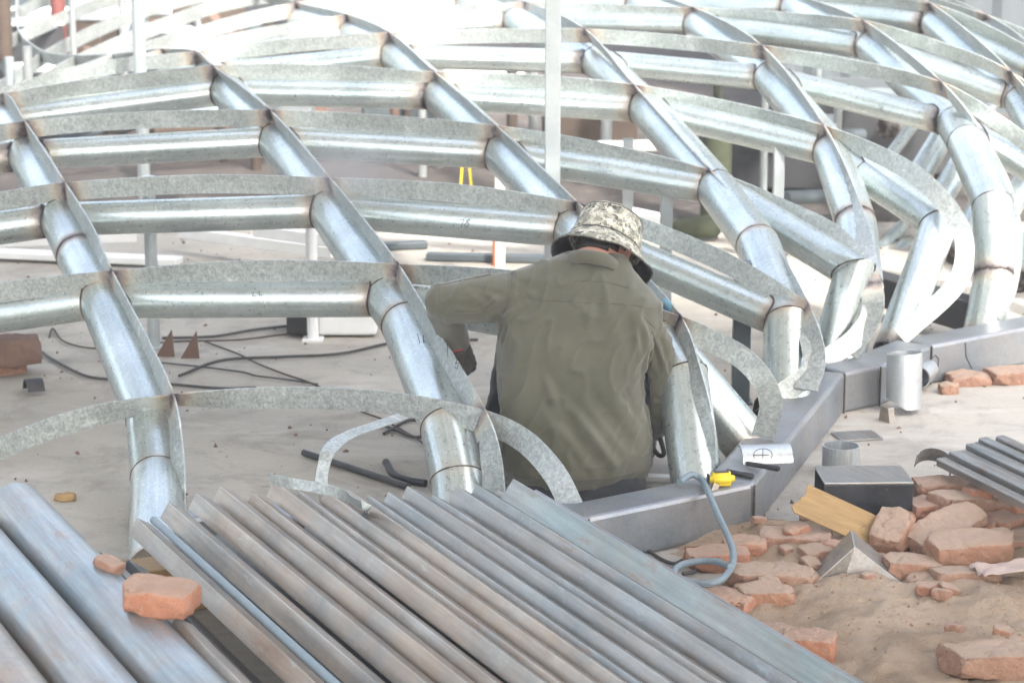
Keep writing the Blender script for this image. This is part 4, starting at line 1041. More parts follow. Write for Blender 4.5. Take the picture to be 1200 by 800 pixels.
ankL, ankR = at(578,542,7.26), at(745,550,7.34)
def hand(w, d, palmn, grip=.8, sc=1.0, mir=1, glove=0.0):
    """palm and five unequal bent fingers; w wrist, d pointing direction, palmn palm normal"""
    d = d.normalized(); n = (palmn - d * palmn.dot(d)).normalized(); s_ = d.cross(n) * mir; ch = []; g = glove
    for k, (o_, L) in enumerate([(-.030, .070), (-.010, .080), (.010, .074), (.029, .058)]):
        b = w + (d * .085 + s_ * o_) * sc; ch.append([(w + s_ * o_ * .7 * sc, .014 + g), (b, .0125 + g)])
        a1, a2, a3 = grip * .5, grip * 1.25, grip * 1.9; p = b; pr = [(p, .0105 + g)]
        for a, f in ((a1, .45), (a2, .32), (a3, .23)):
            p = p + (d * math.cos(a) + n * math.sin(a)) * L * f * sc; pr.append((p, .0098 + g - .001 * len(pr) * .4))
        ch.append(pr)
    t0 = w + (d * .025 - s_ * .028) * sc; t1 = t0 + (d * .030 - s_ * .022 + n * .012) * sc; t2 = t1 + (d * .026 - s_ * .004 + n * .016) * sc
    ch.append([(w - s_ * .01, .015 + g), (t0, .014 + g), (t1, .0115 + g), (t2, .010 + g)])
    return ch
wL, dL = at(537,404,7.29), (at(546,438,7.33) - at(537,404,7.29))
wR, dR = at(763,505,7.33), Vector((.05, .5, -.6))
handL = lambda g: hand(wL, dL, Vector((-.4, .9, .1)), .75, 1.0, 1, g)
handR = lambda g: hand(wR, dR, Vector((-.9, .2, 0)), 1.1, 1.0, -1, g)
def feature_chains():
    return [[(hl(0, .085, -.012), .012), (hl(0, .108, -.036), .014)],            # nose
            [(hl(-.03, .083, -.068), .010), (hl(.03, .083, -.068), .010)],        # lips
            [(hl(-.04, .078, .010), .013), (hl(.04, .078, .010), .013)]]          # brow
headsol = [ell_solid(HC, .078, .098, .105, HR), ell_solid(hl(0, .045, -.062), .055, .055, .06, HR)]
ears = [[(hl(sx * .078, -.002, .012), .010), (hl(sx * .090, -.012, .016), .010), (hl(sx * .088, -.010, -.012), .008), (hl(sx * .079, 0, -.020), .007)] for sx in (-1, 1)]
neck = [[(at(698,318,7.17), .060), (hl(0, -.015, -.07), .058), (HC, .055)]]
spine = [[(at(680,530,7.04), .10), (at(675,450,7.07), .10), (at(680,380,7.11), .10), (at(692,335,7.15), .07)], [(at(625,352,7.12), .055), (at(752,370,7.12), .045)]]
shrink = lambda ch, k: [(p, r * k) for p, r in ch]
body = blob('person', neck + spine + feature_chains() + ears + [shrink(armL, .6), shrink(foreL, .6), shrink(armR, .6), shrink(foreR, .6)] +
            [[(hipL, .075), (kneeL, .05), (ankL, .038)], [(hipR, .075), (kneeR, .05), (ankR, .038)], [(hipL, .08), (hipR, .08)]] + handL(0) + handR(0), .006, MAT['skin'], None, 3, headsol)
tag(body, 'seated welder seen from behind in an olive jacket and camouflage bucket hat, left arm raised', 'person')
PB = body
def wear(o, z=None): o.parent = PB; return o
# trousers
tr = blob('trousers', [[(hipL, .098), (at(626,470,7.25), .085), (kneeL, .068), (at(590,480,7.33), .058), (ankL, .052)], [(hipR, .098), (at(730,480,7.25), .085), (kneeR, .068), (at(748,490,7.4), .058), (ankR, .052)], [(at(648,562,7.02), .115), (at(708,562,7.02), .118)], [(at(640,578,6.99), .09), (at(722,574,6.99), .10)]],
          .010, MAT['trousers'], None, 4)
nrm_ = [v.normal.copy() for v in tr.data.vertices]
for v, n_ in zip(tr.data.vertices, nrm_):
    if v.co.z < .004: v.co.z = .004
    v.co += n_ * (.006 * noise.noise(v.co * 16) + .003 * noise.noise(v.co * 40))
wear(tr)
for a_, s_ in ((ankL, -1), (ankR, 1)):
    g0 = Vector((a_.x, a_.y, .045))
    wear(blob('boot', [[(g0 + Vector((0, -.03, .0)), .042), (g0 + Vector((s_ * .01, .08, -.003)), .042), (g0 + Vector((s_ * .02, .17, -.006)), .037)], [(g0, .042), (a_ + Vector((0, 0, .03)), .045)]], .007, MAT['black'], None, 3))
# jacket
jk = blob('jacket', [armL, foreL, armR, foreR, [(at(660,322,7.14), .062), (at(620,338,7.13), .074)], [(at(715,325,7.14), .058), (at(752,368,7.12), .062)]], .0065, MAT['jacket'], None, 6, [loft_solid(torso)])
def ridge(p, a, b, wd, amp, fade=.5):
    ab = b - a; t = (p - a).dot(ab) / ab.dot(ab)
    if t < -.15 or t > 1.15: return 0
    tc = max(0, min(1, t)); q = a + ab * tc; d = (p - q).length
    e = math.sin(math.pi * max(0, min(1, (t + .15) / 1.3))) ** fade
    return amp * e * (math.exp(-(d / wd) ** 2) - .55 * math.exp(-((d - wd * 1.5) / wd) ** 2))
YB = 6.97
def J(px, py, y=YB): return at(px, py, y)
FOLDS = [ # start px, end px, distance, width, height
 ((590,318),(605,350),7.04,.012,.005), ((612,318),(622,345),7.04,.012,.005), ((598,330),(588,400),7.04,.010,-.006),
 ((560,395),(610,360),7.05,.016,.007), ((520,330),(575,322),7.05,.010,.005), ((505,345),(560,340),7.06,.012,.004), ((500,362),(560,368),7.06,.014,.006),
 ((585,350),(540,380),7.05,.012,.005), ((525,325),(580,350),7.05,.012,.005),
 ((640,440),(720,545),6.9,.020,.008), ((660,420),(748,520),6.9,.018,.009), ((690,410),(755,480),6.92,.015,.010), ((715,405),(757,445),6.94,.012,.009), ((735,460),(762,500),6.95,.011,.009),
 ((700,470),(760,540),6.9,.016,.009), ((620,400),(650,470),6.93,.018,.006), ((720,340),(745,400),6.98,.016,.006), ((745,350),(757,420),7.0,.012,-.008),
 ((700,330),(690,380),7.0,.018,.005), ((600,470),(640,550),6.9,.020,.006), ((655,500),(700,560),6.9,.016,.006), ((770,400),(782,440),7.05,.010,.005), ((762,440),(785,455),7.07,.010,.006), ((760,468),(787,476),7.07,.010,.006),
 ((757,395),(762,500),7.04,.008,-.016), ((640,390),(740,430),6.93,.024,.004), ((605,430),(665,530),6.9,.02,.005),
]
FD = [(J(*a, y), J(*b, y), w_, h_) for a, b, y, w_, h_ in FOLDS]
nrm_ = [v.normal.copy() for v in jk.data.vertices]
for v, n_ in zip(jk.data.vertices, nrm_):
    p = v.co; d = 0
    for a, b, w_, h_ in FD:
        d += ridge(p, a, b, w_ * .85, h_ * 1.75)
    d = max(-.016, min(.018, d * 1.15))
    # fabric drag: slanting billows
    q = Vector((p.x * 9 - p.z * 5, p.y * 6, p.z * 5 + p.x * 4))
    d += .0065 * noise.noise(q) + .0028 * noise.noise(q * 2.3 + Vector((3, 1, 2)))
    rdg = 1 - abs(noise.noise(Vector((p.x * 16 - p.z * 11, p.y * 10, p.z * 6 + p.x * 7)))); d += .0085 * (rdg ** 7 - .25)
    v.co = p + n_ * d
jk.data.update()
sm_ = jk.modifiers.new('s', 'SMOOTH'); sm_.iterations = 1; sm_.factor = .5; bake(jk); jk.data.polygons.foreach_set('use_smooth', [True] * len(jk.data.polygons)); wear(jk)
bvh = BVHTree.FromPolygons([v.co.copy() for v in jk.data.vertices], [tuple(p.vertices) for p in jk.data.polygons])
def on_cloth(px, py, lift=.0012):
    o_ = Vector((0, 0, H)); d = ray(px, py).normalized(); hit = bvh.ray_cast(o_, d)
    return hit[0] + hit[1] * lift if hit[0] else None
def seam(pts, r=.0012, name='seam', n=6, mat='seam', lift=.0005):
    pp = []
    for (x0, y0), (x1, y1) in zip(pts, pts[1:]):
        for k in range(n): t = k / n; pp.append(on_cloth(x0 + (x1 - x0) * t, y0 + (y1 - y0) * t, lift))
    pp.append(on_cloth(*pts[-1], lift)); pp = [q for q in pp if q is not None]
    # drop jumps
    out = [pp[0]]
    for q in pp[1:]:
        if (q - out[-1]).length < .05: out.append(q)
    if len(out) > 2:
        o = tube(name, out, r, MAT[mat], jk, 6, step=9)
seam([(598,316),(596,335),(592,360),(586,388),(584,398)], .0017)
seam([(601,318),(599,336),(595,361),(589,390)], .0007)
seam([(500,337),(530,331),(560,325),(590,318)], .0013)
seam([(592,541),(610,546),(640,549),(680,550),(720,547),(745,540),(760,532)], .0011)
seam([(600,556),(620,560),(650,562),(690,562),(720,560),(745,553)], .0016)
seam([(672,330),(690,329),(712,331),(738,338)], .0009)
seam([(600,345),(640,352),(690,355),(740,357),(765,362)], .0011)
seam([(764,388),(768,400),(776,430),(779,460),(778,490)], .0013)
seam([(755,372),(768,385),(781,383)], .0011)
# collar
cp = [at(668,303,7.10), at(680,299,7.07), at(697,300,7.06), at(713,305,7.08), at(726,314,7.12), at(731,322,7.18)]
cl_pts, _ = catmull(cp, [Vector((0, 0, 1))] * len(cp), 6)
V, Fc = [], []
for i, p in enumerate(cl_pts):
    for k, (dz, dy) in enumerate([(-.026, .004), (-.014, .000), (.0, .001), (.010, .008), (.014, .018)]):
        V.append(p + Vector((0, dy, dz)) + Vector((0, 0, .003 * noise.noise(p * 20))))
for i in range(len(cl_pts) - 1):
    for k in range(4): Fc.append((i * 5 + k, (i + 1) * 5 + k, (i + 1) * 5 + k + 1, i * 5 + k + 1))
col_ = mesh_obj('collar', V, Fc, MAT['jacket'], None, True); m = col_.modifiers.new('s', 'SOLIDIFY'); m.thickness = .004; m.offset = 0; m = col_.modifiers.new('b', 'SUBSURF'); m.levels = 1; m.render_levels = 1; bake(col_); col_.parent = jk
# gloves
gl = blob('glove', handL(.0032) + [[(at(534,392,7.26), .036), (wL, .031)]], .0045, MAT['glove'], None, 2)
nrm_ = [v.normal.copy() for v in gl.data.vertices]
for v, n_ in zip(gl.data.vertices, nrm_): v.co += n_ * .002 * noise.noise(v.co * 70)
wear(gl); cuff = tube('cuff', [at(535,399,7.275), at(536,403,7.28)], [.040, .039], MAT['redcuff'], gl, 24)
gr = blob('glove', handR(.0032) + [[(at(764,503,7.3), .032), (wR, .028)]], .0045, MAT['glove'], None, 2); wear(gr)
# hair: cap of short hair on the back and sides
def hair():
    V, Fc = ell_solid(Vector((0, -.004, 0)), .083, .101, .108, None, 26)
    def keep(v): return v.z > -.022 - .12 * max(0, -v.y) * (abs(v.x) < .055) and v.y < .045 and not (abs(v.x) > .060 and v.z < .012 and v.y > -.045)
    ok = [keep(v) for v in V]; F2 = [f for f in Fc if all(ok[k] for k in f)]
    V = [hl(v.x * (1 + .02 * noise.noise(v * 60)), v.y * (1 + .02 * noise.noise(v * 80)), v.z) for v in V]
    o = mesh_obj('hair', V, F2, MAT['hair'], None, True); m = o.modifiers.new('s', 'SOLIDIFY'); m.thickness = .004; m.offset = -1; bake(o); wear(o)
hair()
# hat
def hat():
    bm = bmesh.new(); n = 96; rings = []
    prof = [(.004, .098), (.030, .0975), (.058, .094), (.072, .089), (.079, .082), (.083, .068), (.088, .045), (.093, .020), (.097, -.002)]
    brim = [(.099, -.004), (.106, -.015), (.115, -.028), (.124, -.040), (.134, -.051)]
    HB = HC + up * .036 - fwd * .004
    RH = HR
    def ring(r, z, wav):
        out = []; r *= 1.15; z *= 1.20
        for k in range(n):
            a = 2 * math.pi * k / n; e = noise.noise(Vector((math.cos(a) * 1.3, math.sin(a) * 1.3, 2)))
            e2 = noise.noise(Vector((math.cos(a) * 3, math.sin(a) * 3, z * 30)))
            zz = z + wav * (.016 * e + .006 * math.cos(2 * a)); rr = r * (1 + .05 * wav * e + .022 * e2 * (1 if r > .06 else .3))
            out.append(bm.verts.new(HB + RH @ Vector((math.cos(a) * rr, math.sin(a) * rr * 1.1, zz + (.003 * e2)))))
        return out
    def skin(rs):
        for a, b in zip(rs, rs[1:]):
            for k in range(n): bm.faces.new((a[k], a[(k + 1) % n], b[(k + 1) % n], b[k]))
    rs = [ring(r, z, 0) for r, z in prof]; c = bm.verts.new(HB + RH @ Vector((0, 0, .0985)))
    for k in range(n): bm.faces.new((c, rs[0][(k + 1) % n], rs[0][k]))
    skin(rs); bmesh.ops.recalc_face_normals(bm, faces=bm.faces)
    crown = bm_obj('hat', bm, MAT['camo'], None, True); m = crown.modifiers.new('s', 'SOLIDIFY'); m.thickness = .0025; m.offset = -1; bake(crown); wear(crown)
    bm = bmesh.new(); rs = [ring(r, z, (i / 4) ** 1.3) for i, (r, z) in enumerate(brim)]; skin(rs); bmesh.ops.recalc_face_normals(bm, faces=bm.faces)
    br = bm_obj('brim', bm, MAT['camo'], crown, True); br.data.materials.append(MAT['black'])
    m = br.modifiers.new('s', 'SOLIDIFY'); m.thickness = .003; m.offset = -1; m.material_offset = 1; m.material_offset_rim = 0; bake(br)
    # seams
    for r, z, w_ in ((.0985, -.002, .0014), (.1345, -.0515, .0016), (.0825, .0795, .0011)):
        pts = []; r *= 1.15; z *= 1.20
        for k in range(n + 1):
            a = 2 * math.pi * (k % n) / n; e = noise.noise(Vector((math.cos(a) * 1.3, math.sin(a) * 1.3, 2))); e2 = noise.noise(Vector((math.cos(a) * 3, math.sin(a) * 3, z * 30)))
            wav = 1 if r > .12 else 0; zz = z + wav * (.016 * e + .006 * math.cos(2 * a)); rr = r * (1 + .05 * wav * e + .022 * e2)
            pts.append(HB + RH @ Vector((math.cos(a) * rr, math.sin(a) * rr * 1.1, zz + .003 * e2)))
        tube('hem_stitch', pts, w_, MAT['seam'], crown, 6, False, step=9)
    # chin cord and mask strap by the right ear
    tube('mask_strap', [hl(.083, -.004, .02), hl(.090, .0, -.012), hl(.084, .03, -.045), hl(.07, .07, -.06)], .0016, MAT['white_paint'], PB, 8, step=9)
    bm = bmesh.new()
    V, Fc = ell_solid(Vector(), .060, .062, .05, None, 14); F2 = [f for f in Fc if all(V[k].y > .030 for k in f)]
    o = mesh_obj('face_mask', [hl(v.x, v.y + .052, v.z - .052) for v in V], F2, MAT['trousers'], None, True); wear(o)
hat()
# electrode holder in the right hand
eh = empty('electrode_holder', at(770, 505, 7.28)); tag(eh, 'welding electrode holder with orange tip and grey handle loop under the right sleeve', 'electrode holder')
def ehp(n, pts, r, m): 
    P = [Vector(p) - eh.location for p in pts]; q, _ = catmull(P, [Z] * len(P), 6); tube(n, q, r, MAT[m], eh, 12, step=9)
ehp('handle_loop', [at(769,498,7.2), at(774,515,7.2), at(778,531,7.2), at(772,533,7.21), at(764,522,7.22), at(762,510,7.24)], .0075, 'black')
ehp('insulator', [at(772,500,7.3), at(779,503,7.31), at(784,503,7.32)], .014, 'orange')
o = box('flat_offcut', at(748, 556, 7.15) , gp(806, 572, .02) + Vector((0, .12, 0)), .03, .006, (0, 0, 1), MAT['white_paint'], None, .001); recenter(o); tag(o, 'pale flat offcut lying on the floor right of the welder, behind the beam', 'offcut')
rg = blob('rag', [[(at(778,354,7.3), .014), (at(786,362,7.28), .018)], [(at(786,362,7.28), .012), (at(787,370,7.27), .008)]], .004, MAT['blue'], None, 2); recenter(rg); tag(rg, 'light blue rag knotted on the frame beside the right shoulder', 'rag')
# dark leaf shaped plates by the square post
for i, (pts, lab) in enumerate([([(880,492),(884,470),(896,452),(893,476),(886,494)], 'dark leaf shaped plate standing by the grey square post'), ([(876,505),(884,482),(899,472),(899,482),(884,500)], 'dark leaf shaped plate leaning low by the grey square post')]):
    V = [at(x, y, 7.85 - .05 * i) for x, y in pts]; V2 = [v + Vector((.003, .012, 0)) for v in V]; n = len(V)
    o = mesh_obj('leaf_plate', V + V2, [tuple(range(n)), tuple(range(2*n-1, n-1, -1))] + [(k, k + n, (k + 1) % n + n, (k + 1) % n) for k in range(n)], MAT['dark_steel'], None, False); recenter(o); tag(o, lab, 'plate')

# ================================================================== INK MARKS ON THE STEEL (parts of the frame)
frame_bvh = {}
def ink(strokes, Yd, r=.0012, target=None, parent=frame):
    objs = [o for o in frame.children_recursive if o.type == 'MESH' and (o.name.split('.')[0] in (target or ('row_pipe',)))]
    key = target
    if key not in frame_bvh:
        V, Fc = [], []
        for o in objs:
            b = len(V); V += [v.co + frame.location for v in o.data.vertices]; Fc += [tuple(b + k for k in p.vertices) for p in o.data.polygons]
        frame_bvh[key] = BVHTree.FromPolygons(V, Fc)
    t = frame_bvh[key]
    for st in strokes:
        pp = []
        for (x0, y0), (x1, y1) in zip(st, st[1:]):
            n = max(2, int(math.hypot(x1 - x0, y1 - y0) / 1.5))
            for k in range(n): pp.append((x0 + (x1 - x0) * k / n, y0 + (y1 - y0) * k / n))
        pp.append(st[-1]); P3 = []
        for x, y in pp:
            h = t.ray_cast(Vector((0, 0, H)), ray(x, y).normalized())
            if h[0]: P3.append(h[0] + h[1] * .0003)
        P4 = [P3[0]] if P3 else []
        for q in P3[1:]:
            if (q - P4[-1]).length < .06: P4.append(q)
        if len(P4) > 1: into(tube('ink_mark', P4, r, MAT['ink'], None, 6, step=9))
rp = ('row_pipe',); rb = ('base_beam',); ri = ('rib_pipe',); rs_ = ('rib_bar',)
ink([[(538,258),(544,257),(540,267)], [(549,257),(546,259),(550,262),(547,266),(544,264),(548,260),(551,257),(549,257)]], 8.5, .0012, rp)          # 78
ink([[(297,342),(296,347),(300,347)], [(304,342),(304,346),(308,346)]], 7.8, .0012, rp)
ink([[(1030,124),(1035,126),(1031,128),(1036,130)]], 10, .0014, rp)
ink([[(1096,416),(1090,422),(1086,434),(1089,442),(1094,440),(1099,430),(1100,420),(1096,416)], [(1131,401),(1132,418),(1139,432)]], 8.5, .0022, rb)   # oval and stroke
ink([[(489,391),(492,402)], [(496,393),(496,401),(499,400)]], 7.3, .0013, ri)
ink([[(517,392),(521,390),(519,396),(523,394),(521,401)], [(532,420),(537,418),(534,426),(538,424),(536,432),(532,430)], [(524,398),(525,418)]], 7.2, .0012, rs_)
# crossed circle on the offcut
def mark_offcut():
    bv = BVHTree.FromPolygons([off_mark.matrix_basis @ v.co if False else v.co + off_mark.location for v in off_mark.data.vertices], [tuple(p.vertices) for p in off_mark.data.polygons])
    cx, cy, rx, ry = 894, 533, 11, 7.5
    sts = [[(cx + rx * math.cos(a * .2618), cy + ry * math.sin(a * .2618)) for a in range(25)], [(cx - rx, cy), (cx + rx, cy)], [(cx, cy - ry), (cx, cy + ry)]]
    for st in sts:
        P3 = []
        for (x0, y0), (x1, y1) in zip(st, st[1:]):
            for k in range(5):
                h = bv.ray_cast(Vector((0, 0, H)), ray(x0 + (x1 - x0) * k / 5, y0 + (y1 - y0) * k / 5).normalized())
                if h[0]: P3.append(h[0] + h[1] * .0003 - off_mark.location)
        if len(P3) > 2: tube('ink_mark', P3, .0011, MAT['ink'], off_mark, 6, step=9)
mark_offcut()

# ================================================================== BACKGROUND CLUTTER
# white machine box by the white post
mb = empty('machine_box', gp(375, 396, 0)); tag(mb, 'white and dark welding machine box standing on the floor by the white post', 'machine')
box('housing', (-.01, .1, .075), (.22, .1, .075), .2, .13, (0, 0, 1), MAT['white_paint'], mb, .01)
box('grille', (-.13, .1, .07), (-.012, .1, .07), .19, .12, (0, 0, 1), MAT['black'], mb, .006)
for i, (px, py, lab) in enumerate([(195, 418, 'rusty triangular plate standing upright, the left one'), (224, 420, 'rusty triangular plate standing upright, the right one')]):
    c = gp(px, py, 0); V = [c + Vector(q) for q in ((-.035, 0, 0), (.03, .0, 0), (.018 + .01 * i, 0, .13), (-.035, .06, 0), (.03, .06, 0), (.018 + .01 * i, .06, .13))]
    o = mesh_obj('triangle_plate', [c + Vector((-.04, 0, 0)), c + Vector((.03, 0, 0)), c + Vector((.022, 0, .105)), c + Vector((-.04, .012, 0)), c + Vector((.03, .012, 0)), c + Vector((.022, .012, .105))], [(0,1,2),(5,4,3),(0,3,4,1),(1,4,5,2),(2,5,3,0)], MAT['rust'], None, False); recenter(o); tag(o, lab, 'plate')
o = cable('gas_bottle', [Vector((at(583,300,10.6).x, 10.6, 0)), Vector((at(583,300,10.6).x, 10.6, .12))], .022, 'orange', 'small orange cylinder standing beside the white post left of the hat', 'cylinder')
# white flat bars and rails on the floor beyond
def bar(x0, y0, x1, y1, z, wd, ht, mat, lab, name='steel_bar', cat='steel bar', grp='pale bars lying beyond the lattice'):
    a, b = gp(x0, y0, z), gp(x1, y1, z); o = box(name, a, b, wd, ht, (0, 0, 1), MAT[mat], None, .004); recenter(o); tag(o, lab, cat, grp)
for q in [(-20,296,210,306,.03,.10,.03,'white_paint','long white bar lying level with the second row at the left edge'),
          (213,272,392,296,.10,.05,.05,'white_paint','white rail slanting behind the second bay of the lattice'),
          (-20,283,160,276,.2,.05,.05,'white_paint','thin white rail at the left edge above the long white bar'),
          (300,270,420,286,.2,.05,.05,'white_paint','thin white rail crossing behind the second rib'),
          (700,245,780,262,.18,.07,.07,'white_paint','white bar seen right of the hat'),
          (880,250,930,262,.2,.06,.06,'white_paint','white bar behind the fourth rib'),
          (500,300,640,303,.02,.06,.03,'greypaint','grey bar lying far behind the raised arm'),
          (400,290,500,286,.02,.06,.03,'greypaint','grey bar lying far behind the third bay')]: bar(*q)
rnd = random.Random(3)
pal = ['rust', 'white_paint', 'greypaint', 'dull', 'pole', 'brownbox', 'profile', 'redpaint']
def crate(px, Yd, w_, d_, h_, mat, yaw, lab, z0=0):
    """machine or crate: body with frame, lid and skids"""
    x = at(px, 200, Yd).x; root = empty('crate', (x, Yd, z0)); root.rotation_euler = (0, 0, R(yaw)); tag(root, lab, 'crate', 'blurred crates and machines beyond the lattice')
    box('body', (-w_/2, 0, h_/2 + .05), (w_/2, 0, h_/2 + .05), d_, h_, (0, 0, 1), MAT[mat], root, .01)
    box('lid', (-w_/2 - .01, 0, h_ + .062), (w_/2 + .01, 0, h_ + .062), d_ + .02, .02, (0, 0, 1), MAT['pole'], root, .004)
    for s_ in (-1, 1): box('skid', (s_ * w_ * .35, -d_/2, .024), (s_ * w_ * .35, d_/2, .024), .06, .048, (0, 0, 1), MAT['brownbox'], root, .002)
CR = [(35, 15.5, .5, .4, .55, 'dull', 10, 'dark crate far behind the left end of the lattice'), (90, 17, .6, .4, .45, 'brownbox', -12, 'brown crate beside the red post'),
      (135, 18.5, .5, .4, .6, 'pole', 5, 'pale grey crate left of the tall pale post'), (230, 19, .8, .5, .4, 'brownbox', 12, 'low brown crate far behind the white bars'), (-10, 17.5, .7, .5, .7, 'greypaint', 0, 'grey machine at the far left edge'),
      (60, 20, 1.1, .5, .6, 'dull', 4, 'wide dark crate in the top left corner'), (155, 21.5, 1.0, .5, .5, 'dull', 4, 'dark crate behind the red post'),
      (475, 14.2, .5, .3, .3, 'greypaint', 5, 'small grey machine seen under the fourth row of pipe'), (560, 16, .6, .4, .3, 'white_paint', -5, 'white box seen through the middle bays'),
      (690, 13.6, .5, .4, .35, 'brownbox', 5, 'brown box behind the tall post'), (900, 12.6, .7, .4, .32, 'dull', -10, 'dark machine beneath the fifth rib'), (1010, 13, .9, .4, .4, 'dull', 8, 'dark machine in front of the corrugated wall'),
      (330, 14.5, .4, .3, .3, 'pole', 0, 'pale box behind the second rib'), (250, 13.8, .6, .4, .22, 'greypaint', 8, 'low grey box behind the left bays')]
CR += [(20, 13.9, .45, .3, .35, 'dull', 20, 'dark crate just beyond the lowest upper left strips'), (110, 14.6, .5, .3, .25, 'dull', -8, 'low dark crate under the upper left strips'),
       (70, 18.6, .5, .4, .5, 'greypaint', 0, 'grey cabinet behind the red post'), (190, 17.0, .5, .35, .35, 'dull', 14, 'dark crate right of the tall pale post'), (270, 21.5, 1.2, .5, .5, 'dull', 0, 'wide dark crate behind the upper bright strips'),
       (115, 23, 1.6, .6, .8, 'wall', 3, 'large dark container far in the top left corner'), (5, 22, 1.4, .6, .9, 'wall', 0, 'dark container at the far top left edge')]
for c in CR: crate(*c)
def scrap_heap():
    r = random.Random(21)
    names = ['rusty', 'grey', 'dark', 'pale']; mats = ['rust', 'greypaint', 'dull', 'dirty_white']
    for i in range(44):
        k = r.choice([0, 1, 1, 2, 2, 3]); Yd = r.uniform(13.5, 20); x = at(r.uniform(-20, 330), 200, Yd).x; a = r.uniform(0, 3.14); L = r.uniform(.25, .8); el = r.uniform(0, .9)
        p = Vector((x, Yd, .06)); q = p + Vector((math.cos(a) * math.cos(el), math.sin(a) * math.cos(el), math.sin(el))) * L
        o = prism('scrap_profile', [(-.03, 0), (.03, 0), (.03, .006), (-.024, .006), (-.024, .06), (-.03, .06)], p, q, (.1, .2, 1), MAT[mats[k]], None, 0); recenter(o)
        tag(o, names[k] + ' steel scrap in the blurred heap at the upper left', 'scrap', 'scrap in the heap at the upper left')
scrap_heap()
yl = empty('gas_bottle', (at(843, 0, 11.6).x, 11.6, 0)); tag(yl, 'yellow green canvas wrapped cylinder glimpsed between the third and fourth rib', 'cylinder')
tube('body', [(0, 0, .01), (0, 0, .5), (0, 0, .58), (0, 0, .62)], [.075, .075, .06, .03], MAT['green'], yl, 24); tube('valve', [(0, 0, .615), (0, 0, .70)], .02, MAT['green'], yl, 12)
o = blob('canvas_bundle', [[(at(800,0,11.2).x * Vector((1,0,0)) + Vector((0, 11.2, .06)), .055), (at(838,0,11.2).x * Vector((1,0,0)) + Vector((0, 11.2, .065)), .065)]], .03, MAT['green'], None, 2); recenter(o); tag(o, 'low green canvas bundle on the floor between the third and fourth rib', 'bundle')
yb = empty('yellow_stand', (at(545, 0, 12.6).x, 12.6, 0)); tag(yb, 'yellow stand seen through the gap above the jacket', 'stand')
for s_ in (-1, 1): box('leg', (s_ * .03, 0, .0), (s_ * .012, 0, .22), .012, .012, (0, 1, 0), MAT['yellow'], yb, .002)
box('top', (-.03, 0, .235), (.03, 0, .235), .03, .02, (0, 0, 1), MAT['yellow'], yb, .004)
# upright posts of the yard beyond
def far_post(px, Yd, h, r, mat, lab):
    x = at(px, 200, Yd).x; root = empty('far_post', (x, Yd, 0)); tag(root, lab, 'post', 'distant posts beyond the lattice')
    tube('post', [(0, 0, .01), (0, 0, h)], r, MAT[mat], root, 12, step=1); box('foot_plate', (-.1, 0, .005), (.1, 0, .005), .2, .01, (0, 0, 1), MAT[mat], root, .001)
far_post(76, 16.2, 2.6, .05, 'redpaint', 'faded red post far behind the upper left strips')
far_post(13, 14.5, 2.4, .045, 'brownbox', 'brown post in the top left corner')
FP = [(107, 15, 'rust'), (17, 13.2, 'pole'), (38, 13, 'dirty_white'), (92, 14.2, 'dirty_white'), (120, 17.5, 'rust'), (150, 15.6, 'dirty_white'), (215, 14, 'dirty_white'), (262, 13.5, 'brownbox'), (285, 14.5, 'dirty_white'), (300, 13.2, 'brownbox'), (345, 14.6, 'pole'),
      (463, 13.4, 'rust'), (478, 14, 'brownbox'), (495, 13, 'dirty_white'), (515, 13.3, 'dirty_white'), (600, 13.5, 'brownbox'), (625, 14.2, 'dirty_white'), (710, 13.2, 'pole'), (925, 12.8, 'pole'), (980, 12.4, 'dirty_white'), (955, 13.5, 'pole'), (895, 12.2, 'pole')]
FP.sort(); CNT = {}
for i, (px, Yd, mt) in enumerate(FP):
    CNT[mt] = CNT.get(mt, -1) + 1
    lab = {'rust': 'thin rusty post standing blurred beyond the lattice', 'brownbox': 'thin brown post standing blurred beyond the lattice', 'dirty_white': 'thin white post standing blurred beyond the lattice', 'pole': 'thin galvanized post standing blurred beyond the lattice'}[mt] + ', %s of its kind from the left' % ORD[CNT[mt]]
    far_post(px, Yd, rnd.uniform(.35, .75) if px > 130 else rnd.uniform(.5, 1.1), rnd.uniform(.018, .032), mt, lab)
for i, (x0, y0, x1, y1, yy, z, mt, lab) in enumerate([(-40,60,200,10,17,.5,'pole','pale pipe lying across the far clutter top left'), (0,110,140,40,14.8,.35,'white_paint','white pipe leaning over the clutter at the upper left'),
      (10,140,120,150,13.5,.25,'pole','pale rail under the upper left strips'), (450,205,560,195,14,.3,'white_paint','white rail in the gap above the jacket'), (180,200,330,198,14,.3,'white_paint','white rail seen under the third row of pipe'), (180,208,330,207,13.4,.16,'brownbox','brown rail seen under the third row of pipe'),
      (860,150,1010,190,12.2,.3,'greypaint','grey rail under the fifth rib'), (920,215,1010,240,11.4,.12,'greypaint','low grey rail near the dark machine'), (700,215,800,235,12.5,.2,'white_paint','white rail right of the tall post')]):
    a, b = at(x0, y0, yy), at(x1, y1, yy + .4); a.z = b.z = z; a.z += .05
    o = tube('far_pipe', [a, b], .035, MAT[mt], None, 14, step=1); recenter(o); tag(o, lab, 'pipe', 'pipes and rails in the far clutter')

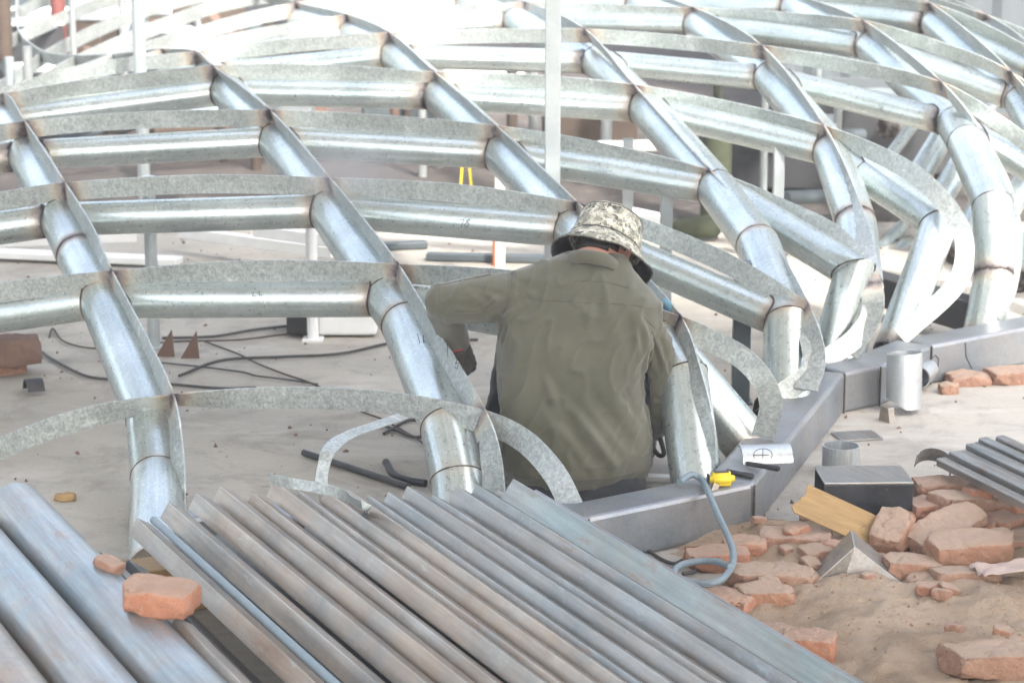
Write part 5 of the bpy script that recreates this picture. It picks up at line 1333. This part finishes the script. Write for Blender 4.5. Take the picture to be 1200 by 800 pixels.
# ================================================================== AIR
def volume_box(name, lo, hi, dens, colr, noisy=False):
    bm = bmesh.new(); bmesh.ops.create_cube(bm, size=1)
    lo, hi = Vector(lo), Vector(hi)
    for v in bm.verts: v.co = Vector(((v.co.x + .5) * (hi.x - lo.x) + lo.x, (v.co.y + .5) * (hi.y - lo.y) + lo.y, (v.co.z + .5) * (hi.z - lo.z) + lo.z))
    mt = bpy.data.materials.new(name); mt.use_nodes = True; t = mt.node_tree; t.nodes.remove(t.nodes['Principled BSDF'])
    pv = t.nodes.new('ShaderNodeVolumePrincipled'); pv.inputs['Density'].default_value = dens; pv.inputs['Color'].default_value = (*colr, 1); pv.inputs['Anisotropy'].default_value = .0
    t.links.new(pv.outputs[0], t.nodes['Material Output'].inputs['Volume'])
    o = bm_obj(name, bm, mt); return o, t, pv
hz, _, _ = volume_box('haze', (-155, -25, -1.5), (155, 305, 7.5), .0045, (.93, .97, 1.0)); tag(hz, 'thin bright haze added over the yard to veil it and lift the shadows', 'haze', None, 'stuff')  # added veil: lifts the shadows and lowers the contrast

def smoke():
    c = at(408, 196, 8.1); V, Fc = ell_solid(Vector(), .26, .16, .15, None, 12)
    mt = bpy.data.materials.new('welding_smoke'); mt.use_nodes = True; t = mt.node_tree; t.nodes.remove(t.nodes['Principled BSDF'])
    pv = t.nodes.new('ShaderNodeVolumePrincipled'); pv.inputs['Color'].default_value = (.95, .97, 1, 1)
    tc = t.nodes.new('ShaderNodeTexCoord'); ln = t.nodes.new('ShaderNodeVectorMath'); ln.operation = 'LENGTH'; mp = t.nodes.new('ShaderNodeMapping'); mp.inputs['Scale'].default_value = (1/.26, 1/.16, 1/.15)
    t.links.new(tc.outputs['Object'], mp.inputs[0]); t.links.new(mp.outputs[0], ln.inputs[0])
    nz = t.nodes.new('ShaderNodeTexNoise'); nz.inputs['Scale'].default_value = 9; nz.inputs['Distortion'].default_value = 1.2; t.links.new(tc.outputs['Object'], nz.inputs['Vector'])
    a = t.nodes.new('ShaderNodeMath'); a.operation = 'SUBTRACT'; a.inputs[0].default_value = 1.0; a.use_clamp = True; t.links.new(ln.outputs['Value'], a.inputs[1])
    b = t.nodes.new('ShaderNodeMath'); b.operation = 'MULTIPLY'; t.links.new(a.outputs[0], b.inputs[0]); t.links.new(nz.outputs[0], b.inputs[1])
    d = t.nodes.new('ShaderNodeMath'); d.operation = 'MULTIPLY'; d.inputs[1].default_value = 5.0; t.links.new(b.outputs[0], d.inputs[0]); t.links.new(d.outputs[0], pv.inputs['Density'])
    t.links.new(pv.outputs[0], t.nodes['Material Output'].inputs['Volume'])
    o = mesh_obj('smoke', V, Fc, mt, None, True); o.location = c; tag(o, 'thin wisp of pale welding smoke drifting over the second rib', 'smoke', None, 'stuff')
smoke()
